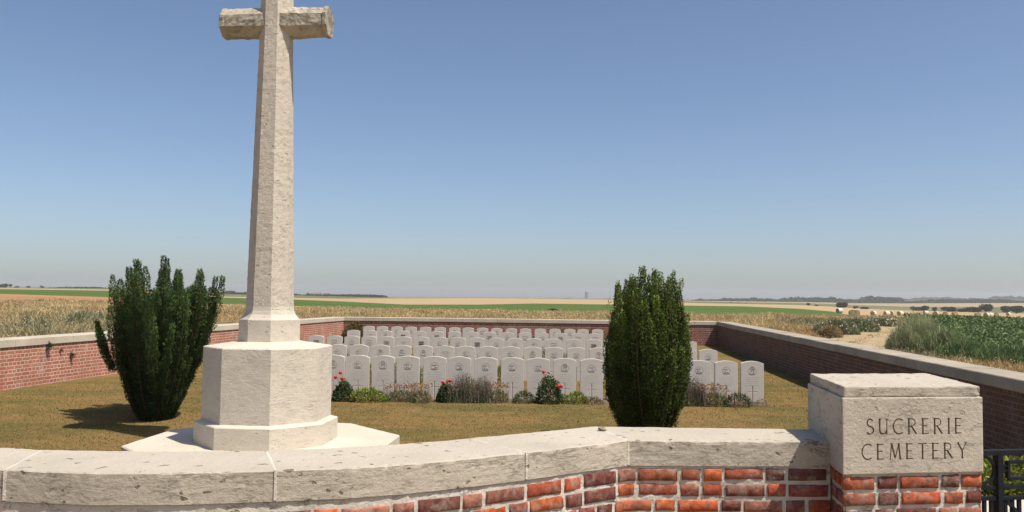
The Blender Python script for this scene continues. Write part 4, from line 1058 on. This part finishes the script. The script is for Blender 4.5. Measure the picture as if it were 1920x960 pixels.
# stray stalk by the right yew
p = at(1150, 832, 0); root = empty('weed_stalk', aty(1150, 830, b2.y+.1)); root.location.z = 0; bpy.context.view_layer.update()
tag(root, 'lone pale green stalk rising beside the left flank of the columnar yew', 'weed')
v, f = tube([Vector((.1, 0, 0)), Vector((.02, 0, .8)), Vector((-.03, 0, 1.6)), Vector((-.07, 0, 1.82))], [.006, .006, .004, .002], 5); local(root, 'stem', v, f, flat('stalk_green', (.16, .2, .06)))
n = 60; z = RNG.uniform(1.25, 1.8, n); P = np.stack([-.02-.05*(z-1.25)/.5, np.zeros(n), z], 1); V_, Q_, C_ = leaf_quads(P, rand_unit(n)+np.array([.4, -.3, -.3]), .07, .014, pick([(.18, .22, .07), (.24, .25, .09)], n)); o = fast_mesh('leaves', V_, Q_, mat=M_LEAF, col=C_); o.parent = root

# ------------------------------------------------------------------ weeds and shrubs beyond the walls
def feather(name, px, py, w_, h, cols, label, n=9000, fine=True, cat='shrub', lean=.5, group=None):
    b_ = hit(px, py); root = empty(name, b_); bpy.context.view_layer.update(); tag(root, label, cat, group)
    u = RNG.uniform(-1, 1, n); v = RNG.uniform(-1, 1, n); ok = u*u+v*v < 1; u, v = u[ok], v[ok]; m = len(u)
    top = h*np.sqrt(np.clip(1-(u*u+v*v)*.9, .05, 1))*(1+.3*np.array([noise.noise((a*3+px, b*3, 0)) for a, b in zip(u, v)]))
    P = np.stack([u*w_*.5, v*w_*.3, top*RNG.uniform(0, .72, m)], 1)
    hh = top*RNG.uniform(.25, .42, m); o = blades_obj('foliage', P, hh, np.full(m, .012 if fine else .03), RNG.uniform(.1, lean+.3, m), pick(cols, m, .25), mat=M_LEAF); o.parent = root
    q = 2200; uu = rand_unit(q); Pq = uu*RNG.uniform(.3, .95, (q, 1)); Pq[:, 2] = np.abs(Pq[:, 2]); Pq = Pq*np.array([w_*.5, w_*.3, h*.85]); V_, Q_, C_ = leaf_quads(Pq, uu+rand_unit(q)*.7, .12, .05, pick(cols, q, .3)*.8); o = fast_mesh('leaves', V_, Q_, mat=M_LEAF, col=C_); o.parent = root
    if cat == 'weed' or 'flowering' in name:
        q = 170; uu = rand_unit(q); Pq = uu*RNG.uniform(.85, 1.08, (q, 1)); Pq[:, 2] = np.abs(Pq[:, 2]); Pq = Pq*np.array([w_*.5, w_*.3, h]); fs = .0018*b_.y+.01
        V_, Q_, C_ = leaf_quads(Pq, rand_unit(q), fs, fs, pick([(.52, .50, .38), (.48, .43, .30)], q)); o = fast_mesh('flowers', V_, Q_, mat=M_LEAF, col=C_); o.parent = root; tag(o, kind='stuff')
    return root
GRY = [(.36, .38, .20), (.43, .43, .25), (.30, .34, .16), (.50, .48, .30)]
GRN = [(.13, .20, .07), (.18, .25, .10), (.10, .16, .05), (.24, .28, .14)]
DRK = [(.05, .06, .03), (.08, .09, .045), (.12, .10, .07)]
feather('feathery_weed', 1722, 668, 2.1, 1.35, GRY, 'tall grey-green feathery weed mound where the track meets the crop', 12000)
feather('feathery_weed', 1765, 672, 2.0, 1.0, GRY+GRN, 'lower feathery weed sloping down on the crop side of the tall mound', 9000)
feather('dark_weed', 1706, 668, 1.3, .85, DRK, 'dark twiggy weed at the left foot of the tall feathery mound', 5000)
feather('green_weed', 1815, 682, 2.0, .72, GRN, 'bright green weed patch in front of the crop, left of the frame-edge one', 8000)
feather('green_weed', 1888, 694, 2.0, .72, GRN, 'bright green weed patch in front of the crop at the right picture edge', 8000)
feather('flowering_weed', 1568, 628, 2.2, .75, [(.20, .22, .12), (.30, .28, .16), (.14, .17, .08)], 'pale flowering weed clump just above the shaded wall, left of the track', 5000, False)
feather('flowering_weed', 1605, 622, 2.4, .72, [(.12, .16, .07), (.30, .30, .20), (.17, .20, .10)], 'green flowering weed clump between the dry tuft and the track', 6000, False)
feather('flowering_weed', 1650, 612, 2.8, .55, [(.16, .17, .09), (.26, .24, .14)], 'low long weed clump on the far verge of the track', 5000, False)
feather('dry_tuft', 1556, 634, 1.1, .62, [(.40, .30, .16), (.33, .24, .12)], 'tan dry grass tuft standing left of the green flowering weeds', 3000, True)
for (px, py, w_, h, lab) in ((60, 632, 2.0, .62, 'grey-green thistle clump outside the sunlit wall, nearest the left picture edge'), (150, 624, 1.9, .8, 'tallest grey-green thistle clump outside the sunlit wall, left of the yew'), (185, 618, 1.2, .7, 'narrow thistle clump right beside the left yew beyond the wall')):
    feather('thistle', px, py, w_, h, [(.26, .27, .14), (.33, .32, .18), (.42, .37, .22), (.21, .23, .11)], lab, 4200, False, 'weed', group='thistles outside the sunlit wall')
for (px, py, lab) in ((1036, 586, 'dark lone bush in the green field, beyond the middle of the rear wall'), ):
    feather('field_bush', px, py, 1.5, .5, DRK, lab, 900, False)

# ------------------------------------------------------------------ straw bales
def make_bale(kind):
    o_ = empty('straw_bale', (0, 0, 0)); V = []; Fc = []; seg = 28; nr = 6; L = 1.25; R = .68
    for j in range(nr+1):
        x = -L/2+L*j/nr
        for i in range(seg):
            a = 2*math.pi*i/seg; r_ = R*(1+.03*noise.noise((x*3, math.cos(a)*2, math.sin(a)*2)))*(.965 if j in (0, nr) else 1); V.append((x, r_*math.cos(a), max(-R*.96, r_*math.sin(a))+R*.94))
    for j in range(nr):
        for i in range(seg): k = (i+1) % seg; Fc.append((j*seg+i, j*seg+k, (j+1)*seg+k, (j+1)*seg+i))
    local(o_, 'wrapped_roll', V, Fc, M_WRAP if kind else M_STRAW)
    for sx in (-1, 1):                                     # spiral end faces
        V = [(sx*(L/2-.03), 0, R*.94)]; Fc = []
        for rr_ in (.25, .5, .75, .985):
            for i in range(seg):
                a = 2*math.pi*i/seg; V.append((sx*(L/2-.03+.02*(rr_ in (.5,))), R*rr_*.97*math.cos(a), R*.94+max(-.96*R, R*rr_*.97*math.sin(a))))
        for i in range(seg): Fc.append((0, 1+i, 1+(i+1) % seg))
        for q in range(3):
            for i in range(seg): k = (i+1) % seg; Fc.append((1+q*seg+i, 1+(q+1)*seg+i, 1+(q+1)*seg+k, 1+q*seg+k))
        fix_normals(local(o_, 'straw_end', V, Fc, M_STRAW))
    return o_
pb_ = [make_bale(0), make_bale(1)]; ub = [False, False]
bales = [(1574, 593, 1, 'pale bale left of the big brown bale'), (1598, 594, 0, 'biggest brown bale, front of the pair above the flowering weeds'), (1606, 594, 0, 'brown bale touching the right side of the biggest one'),
         (1638, 592, 1, 'pale bale first to the right of the big brown pair'), (1663, 593, 1, 'pale bale second to the right of the big brown pair'), (1671, 594, 1, 'small pale bale third right of the brown pair'), (1688, 594, 1, 'low pale bale just left of the feathery mound top'),
         (1736, 590, 1, 'pale bale peeping over the feathery mound'), (1755, 591, 1, 'pale bale on the right shoulder of the feathery mound'), (1772, 596, 0, 'small straw bale first clear of the mound to the right'), (1790, 596, 0, 'straw bale with dark end, second right of the mound'),
         (1833, 597, 0, 'straw bale with dark end standing alone in mid stubble'), (1850, 595, 1, 'pale bale leftmost of the right-hand cluster'), (1857, 597, 1, 'pale bale in the middle of the right-hand cluster'), (1867, 599, 0, 'darker bale rightmost of the right-hand cluster'), (1891, 592, 1, 'distant pale bale nearest the right picture edge')]
for i, (px, py, k, lab) in enumerate(bales):
    p = hit(px, min(py, 592.3 if px < 1800 else 594.5), 228); o = pb_[k] if not ub[k] else copy_tree(pb_[k]); ub[k] = True
    o.location = p; s = 1.15 if i in (1, 2) else .95; o.scale = (s, s, s)
    o.rotation_euler = (0, 0, math.radians([20, 80, 75, 40, 15, 60, 30, 10, 50, 70, 95, 85, 35, 20, 75, 30][i])); tag(o, lab, 'straw bale', 'round bales on the stubble field')

# ------------------------------------------------------------------ distant trees, woods, farm, tower
def crown_tree(px, py, wpx, hpx, label, cols, d=None, group=None, name='field_tree', dmin=18):
    b_ = hit(px, py, dmin) if d is None else None
    if d is not None:
        r = ray(px, py); k = math.hypot(r.x, r.y); b_ = Vector((r.x/k*d, r.y/k*d, EYE+r.z/k*d))
        b_.z = min(b_.z, float(ground_z(b_.x, b_.y)))-.0
    dd = b_.y; s = dd/F; w_ = wpx*s; h = hpx*s+max(0, 0); root = empty(name, b_); bpy.context.view_layer.update(); tag(root, label, 'tree', group)
    n = 1500; cs = [Vector((random.uniform(-.33, .33)*w_, random.uniform(-.3, .3)*w_, random.uniform(.35, .72)*h)) for _ in range(7)]
    P = np.concatenate([np.array(c)+rand_unit(n//7)*np.array([w_*.24, w_*.24, h*.27])*RNG.uniform(.6, 1.1, (n//7, 1)) for c in cs]); P[:, 2] = np.maximum(P[:, 2], h*.08)
    L = max(w_, h)*.09; V_, Q_, C_ = leaf_quads(P, rand_unit(len(P)), L, L*.8, pick(cols, len(P), .3)); o = fast_mesh('crown', V_, Q_, mat=M_LEAF, col=C_); o.parent = root
    v, f = tube([Vector((0, 0, -.3)), Vector((0, 0, h*.3)), Vector((w_*.03, 0, h*.6))], [w_*.04, w_*.03, w_*.015], 6); local(root, 'trunk', v, f, M_BARK)
TR = [(.04, .055, .022), (.055, .075, .03), (.03, .045, .02)]
gt = 'trees along the far side of the stubble field'
for (px, py, w_, h, lab) in ((1579, 577.5, 20, 9, 'rounded tree behind the left end of the bale field'), (1515, 573.5, 7, 5, 'small tree on the stubble strip, left of the rounded tree'), (1531, 574.5, 5, 3, 'tiny bush just right of the small tree on the stubble strip'),
    (1604, 577, 9, 4, 'low hedge tree first right of the rounded tree'), (1621, 577.5, 14, 4, 'wide low hedge tree second right of the rounded tree'),
    (1718, 583, 16, 7, 'hedge tree above the feathery mound, leftmost'), (1733, 583, 16, 9, 'taller hedge tree above the feathery mound'), (1752, 583, 10, 7, 'narrow hedge tree right of the mound'),
    (1776, 585, 24, 8, 'broad low hedge tree first in the right hedge line'), (1803, 585.5, 18, 7, 'hedge tree in mid hedge line, left of the dark group'), (1826, 586, 26, 9, 'broad dark hedge tree adjoining the tallest tree'),
    (1849, 586.5, 24, 16, 'tallest dark dome-shaped tree in the right hedge line'), (1890, 587, 18, 12, 'dark round tree right of the tallest one'), (1906, 587.5, 22, 13, 'last dark round tree near the right edge')):
    crown_tree(px, py, w_*1.2, h*1.15, lab, TR, group=gt, name='hedge_tree', dmin=250, d=660 if py > 580 else 640)
gl = 'scattered trees on the stubble strip'
for i, (px, py, w_, h, lab) in enumerate(((1372, 571, 6, 5, 'leftmost of three small trees on the horizon strip right of the yew'), (1385, 571.5, 7, 5, 'middle of three small trees on the horizon strip right of the yew'), (1398, 572, 7, 6, 'rightmost of three small trees on the horizon strip right of the yew'), (1414, 572.5, 6, 3, 'tiny bush on the horizon strip, right of the three trees'))):
    crown_tree(px, py, w_, h, lab, TR, group=gl, name='field_tree', d=1000)
gh = 'trees on the left skyline'
for i, (px, py, w_, h, lab) in enumerate(((10, 538.5, 22, 6, 'low wide tree at the left end of the skyline'), (19, 539, 7, 7, 'pointed tree at the left end of the skyline'), (32, 539.5, 8, 3, 'small tree next right on the left skyline'), (53, 540, 8, 4, 'tree in the middle of the left skyline'), (79, 541, 7, 6, 'lone tree farthest right before the left yew'), (94, 541.5, 6, 3, 'tiny bush right of the lone skyline tree'),
    (413, 551.5, 12, 4, 'distant tree just right of the left yew'), (426, 551, 24, 5, 'wide distant copse between the yew and cross'), (445, 551.5, 14, 3, 'low distant copse beside the cross shaft'),
    (578, 554, 8, 5, 'dark tree left of the farm'), (592, 554, 10, 5, 'dark tree over the farm roof'), (622, 555, 8, 3, 'small tree right of the red roofed farm'), (660, 556, 10, 2, 'faint copse right of the farm'))):
    crown_tree(px, py, w_, h, lab, TR, group=gh, name='skyline_tree', d=1150)
# farm
s = 1100/F; r = ray(602, 554.5); kx = math.hypot(r.x, r.y); bx = Vector((r.x/kx*1100, r.y/kx*1100, 0)); bx.z = float(ground_z(bx.x, bx.y))
M_WHITE = flat('white_render', (.6, .57, .5), var=.1); M_RTILE = flat('red_tiles', (.22, .085, .055), var=.25, scale=1); M_GLASS = flat('dark_glass', (.03, .035, .04), .2, .1, 3)
def house(name, base, w_, dp, h, rh, wm, rm, label, rz=0, windows=3):
    root = empty(name, base, rz); tag(root, label, 'farm building')
    local(root, 'wall', [(x, y, z) for z in (-1, h) for x, y in ((-w_/2, -dp/2), (w_/2, -dp/2), (w_/2, dp/2), (-w_/2, dp/2))]+[(-w_/2, 0, h+rh*.95), (w_/2, 0, h+rh*.95)], [(0, 1, 5, 4), (1, 2, 6, 9, 5), (2, 3, 7, 6), (3, 0, 4, 8, 7)], wm)
    e = .4; local(root, 'roof', [(-w_/2-e, -dp/2-e, h-.2), (w_/2+e, -dp/2-e, h-.2), (w_/2+e, 0, h+rh), (-w_/2-e, 0, h+rh), (-w_/2-e, dp/2+e, h-.2), (w_/2+e, dp/2+e, h-.2)], [(0, 1, 2, 3), (3, 2, 5, 4), (0, 3, 4), (1, 5, 2)], rm)
    for i in range(windows):
        x = -w_/2+w_*(i+.5)/windows; local(root, 'window', [(x-.6, -dp/2-.03, 1), (x+.6, -dp/2-.03, 1), (x+.6, -dp/2-.03, 2.3), (x-.6, -dp/2-.03, 2.3)], [(0, 1, 2, 3)], M_GLASS)
house('farmhouse', bx+Vector((7, 0, 0)), 6, 6, 2.0, 1.5, flat('brick_render', (.3, .15, .1)), M_RTILE, 'red roofed farmhouse on the skyline right of the cross', -.2)
house('farm_shed', bx+Vector((-8, 6, 0)), 14, 8, 2.2, 1.8, M_WHITE, flat('slate', (.16, .16, .17)), 'long pale farm shed left of the red roofed farmhouse', -.2, 4)
# far water tower: pale cylinder with a wider tank
r = ray(1100, 559); kx = math.hypot(r.x, r.y); bt_ = Vector((r.x/kx*3600, r.y/kx*3600, 0)); bt_.z = float(ground_z(bt_.x, bt_.y)); s = 3600/F
tw_ = empty('storage_tower', bt_); tag(tw_, 'faint grey round storage tower on the horizon left of the columnar yew', 'tower')
M_CONC = flat('concrete', (.16, .17, .19), var=.1, scale=.05)
def cyl(levels, seg=20):
    V = [(r_*math.cos(2*math.pi*i/seg), r_*math.sin(2*math.pi*i/seg), z) for r_, z in levels for i in range(seg)]
    Fc = [(j*seg+i, j*seg+(i+1) % seg, (j+1)*seg+(i+1) % seg, (j+1)*seg+i) for j in range(len(levels)-1) for i in range(seg)]+[tuple((len(levels)-1)*seg+i for i in range(seg))]
    return V, Fc
v, f = cyl([(4.0*s, -10), (3.3*s, 5*s), (3.0*s, 8*s)]); local(tw_, 'shaft', v, f, M_CONC); v, f = cyl([(3.0*s, 8*s), (3.3*s, 8.6*s), (3.3*s, 11.5*s), (2.8*s, 12.3*s)]); local(tw_, 'tank', v, f, M_CONC)
r = ray(1144, 560); kx = math.hypot(r.x, r.y); p = Vector((r.x/kx*3400, r.y/kx*3400, 0)); p.z = float(ground_z(p.x, p.y)); ms = empty('radio_mast', p); tag(ms, 'thin lattice mast on the horizon between the storage tower and the columnar yew', 'mast')
v, f = tube([Vector((0, 0, -5)), Vector((0, 0, 20)), Vector((0, 0, 36))], [1.2, .8, .3], 4); local(ms, 'mast_pole', v, f, M_CONC)
# hazy woods on the low hills (too many trees to count)
def woods(name, segs, d, label, cols, dens=3.2):
    P = []
    for (x0, x1, yb, yt) in segs:
        n = int((x1-x0)*dens)
        for i in range(n):
            px = random.uniform(x0, x1); e = min(px-x0, x1-px)/max(1, (x1-x0)*.2); hp = (yb-yt)*min(1, .35+.65*e)*(1+.35*noise.noise((px*.11, yb, 0))); dj = d*random.uniform(.97, 1.05)
            r = ray(px, yb+1.0); k = math.hypot(r.x, r.y); P.append((r.x/k*dj, r.y/k*dj, EYE+r.z/k*dj, hp*dj/F))
    P = np.array(P); per = 26; B = np.repeat(P, per, axis=0); m = len(B); u = rand_unit(m); R = np.clip(B[:, 3:4]*.55, 3, 9)
    Q_ = B[:, :3]+u*np.concatenate([R*1.2, R*1.2, B[:, 3:4]*.55], 1); Q_[:, 2] += B[:, 3]*.45
    V_, F_, C_ = leaf_quads(Q_, rand_unit(m), R[:, 0]*.9, R[:, 0]*.8, pick(cols, m, .2)); o = fast_mesh(name, V_, F_, mat=M_LEAF, col=C_); tag(o, label, 'wood', kind='stuff')
woods('distant_woods', [(1285, 1400, 568, 562), (1330, 1470, 568, 561), (1440, 1600, 570, 561), (1460, 1560, 571, 562), (1550, 1640, 570, 564), (1600, 1702, 572, 561.5), (1640, 1705, 577, 569), (1660, 1706, 579, 571), (1700, 1930, 567.5, 563)], 1900, 'bluish woods on the low hills right of the columnar yew', [(.03, .05, .03), (.045, .065, .04)], 4.2)
woods('distant_woods', [(1290, 1930, 563.5, 560.5), (1700, 1930, 567, 561), (1850, 1930, 563, 557.5), (1700, 1800, 563, 558.5)], 3600, 'faintest blue woods along the right-hand horizon', [(.04, .055, .035)], 2.2)
woods('distant_woods', [(1052, 1075, 560.5, 558.5), (1130, 1150, 561.5, 559.5)], 3000, 'faint low copses on the horizon either side of the storage tower', [(.04, .055, .035)], 3)
woods('distant_woods', [(95, 200, 543.5, 540.5), (395, 560, 555, 550.5), (560, 720, 556.5, 554)], 1100, 'thin dark hedge line on the skyline behind the cross', [(.04, .055, .025)], 2.6)

# ------------------------------------------------------------------ iron gate, paving and planting at lower right
g0 = fq[1]+uy*.36; gate = empty('iron_gate', (g0.x, g0.y, 0), ang); bpy.context.view_layer.update(); tag(gate, 'black wrought iron gate hinged to the lettered pillar', 'gate')
inv = gate.matrix_world.inverted()
def gl_(px, py):                     # pixel -> (x, z) in the gate's own plane
    r = ray(px, py); n0 = uy; t = (Vector((g0.x, g0.y, EYE))-Vector((0, 0, EYE))).dot(n0)/r.dot(n0); q = inv @ (Vector((0, 0, EYE))+r*t); return q.x, q.z
def bar(name, x0, z0, x1, z1, wd, dp=.03, par=gate):
    d = Vector((x1-x0, z1-z0)).normalized(); nn = Vector((-d.y, d.x))*wd/2; V = []
    for y in (-dp/2, dp/2): V += [(x0-nn.x, y, z0-nn.y), (x0+nn.x, y, z0+nn.y), (x1+nn.x, y, z1+nn.y), (x1-nn.x, y, z1-nn.y)]
    return fix_normals(local(par, name, V, [(0, 1, 2, 3), (7, 6, 5, 4), (0, 4, 5, 1), (1, 5, 6, 2), (2, 6, 7, 3), (3, 7, 4, 0)], M_IRON))
_, zt = gl_(1900, 847.5); _, zm = gl_(1900, 912.5); _, zl = gl_(1900, 933); GW = 1.25
bar('rail', .01, zt, GW, zt, .030, .045); bar('rail', .01, zm, GW, zm, .022); bar('rail', .01, zl, GW, zl, .022); bar('rail', .01, .1, GW, .1, .03)
xs_, _ = gl_(1871.5, 880); bar('stile', xs_, .06, xs_, zt, .036, .05); bar('stile', GW, .06, GW, zt, .036, .05)
def ring(x, z, R, wd=.014):
    V = []; Fc = []; seg = 24
    for i in range(seg):
        a = 2*math.pi*i/seg
        for r_, y in ((R-wd, -.012), (R, -.012), (R, .012), (R-wd, .012)): V.append((x+r_*math.cos(a), y, z+r_*math.sin(a)))
    for i in range(seg):
        k = (i+1) % seg
        for j in range(4): Fc.append((i*4+j, i*4+(j+1) % 4, k*4+(j+1) % 4, k*4+j))
    fix_normals(local(gate, 'ring', V, Fc, M_IRON))
zc = (zt+zm)/2; rr_ = (zt-zm)/2-.02
x = xs_-.018-rr_; ring(x, zc, rr_)
x0_, _ = gl_(1889.5, 880); ring(x0_-.020, zc+.01, .022, .01)
while x0_ < GW-.1:
    x1_ = min(x0_+.22, GW-.04)
    for a in ((x0_, zc-.055, x0_, zc+.05), (x1_, zc-.055, x1_, zc+.05), (x0_, zc+.045, x1_, zc+.045), (x0_, zc-.055, x1_, zc-.055)): bar('scroll_bar', *a, .017)
    x0_ += .27
x = .03; i = 0
while x < GW:
    if abs(x-xs_) > .02: bar('upright', x, .11, x, zl, .020, .02)
    x += .048 if x < xs_+.1 else .075; i += 1
bar('brace', xs_+.05, zl-.01, xs_+.35, zl-.34, .016)
pv0 = [at(1800, 938, 0), at(2300, 944, 0), at(2500, 1150, 0), at(1750, 1150, 0)]
tag(mesh_obj('path', [(p.x, p.y, .016) for p in pv0][::-1], [(0, 1, 2, 3)], M_PAVE), kind='structure')
for i, (px, py, lab) in enumerate(((1868, 926, 'yellow-green leafy clump seen through the gate beside the pillar'), (1900, 926, 'yellow-green leafy clump in the middle of the gate opening'), (1935, 927, 'yellow-green leafy clump at the right edge behind the gate'))):
    plant('border_plant', px, py, lab, 'plant', lambda r, k: leafball(r, 'foliage', 1100, .22, .18, .34, GOLD+[(.22, .26, .05)], .06, .03, up=.6), z=0.0, group='plants behind the iron gate')
# stray lawn plants by the yews: fallen needle litter ring
for nm, bb in (('needle_litter', b1), ):
    V = [(bb.x, bb.y, .012)]+[(bb.x+(.55+.08*noise.noise((i, 0, 0)))*math.cos(i*.2618), bb.y+(.42+.06*noise.noise((0, i, 0)))*math.sin(i*.2618), .010) for i in range(24)]
    tag(mesh_obj('soil_patch', V, [(0, 1+i, 1+(i+1) % 24) for i in range(24)], M_SOIL), kind='structure')
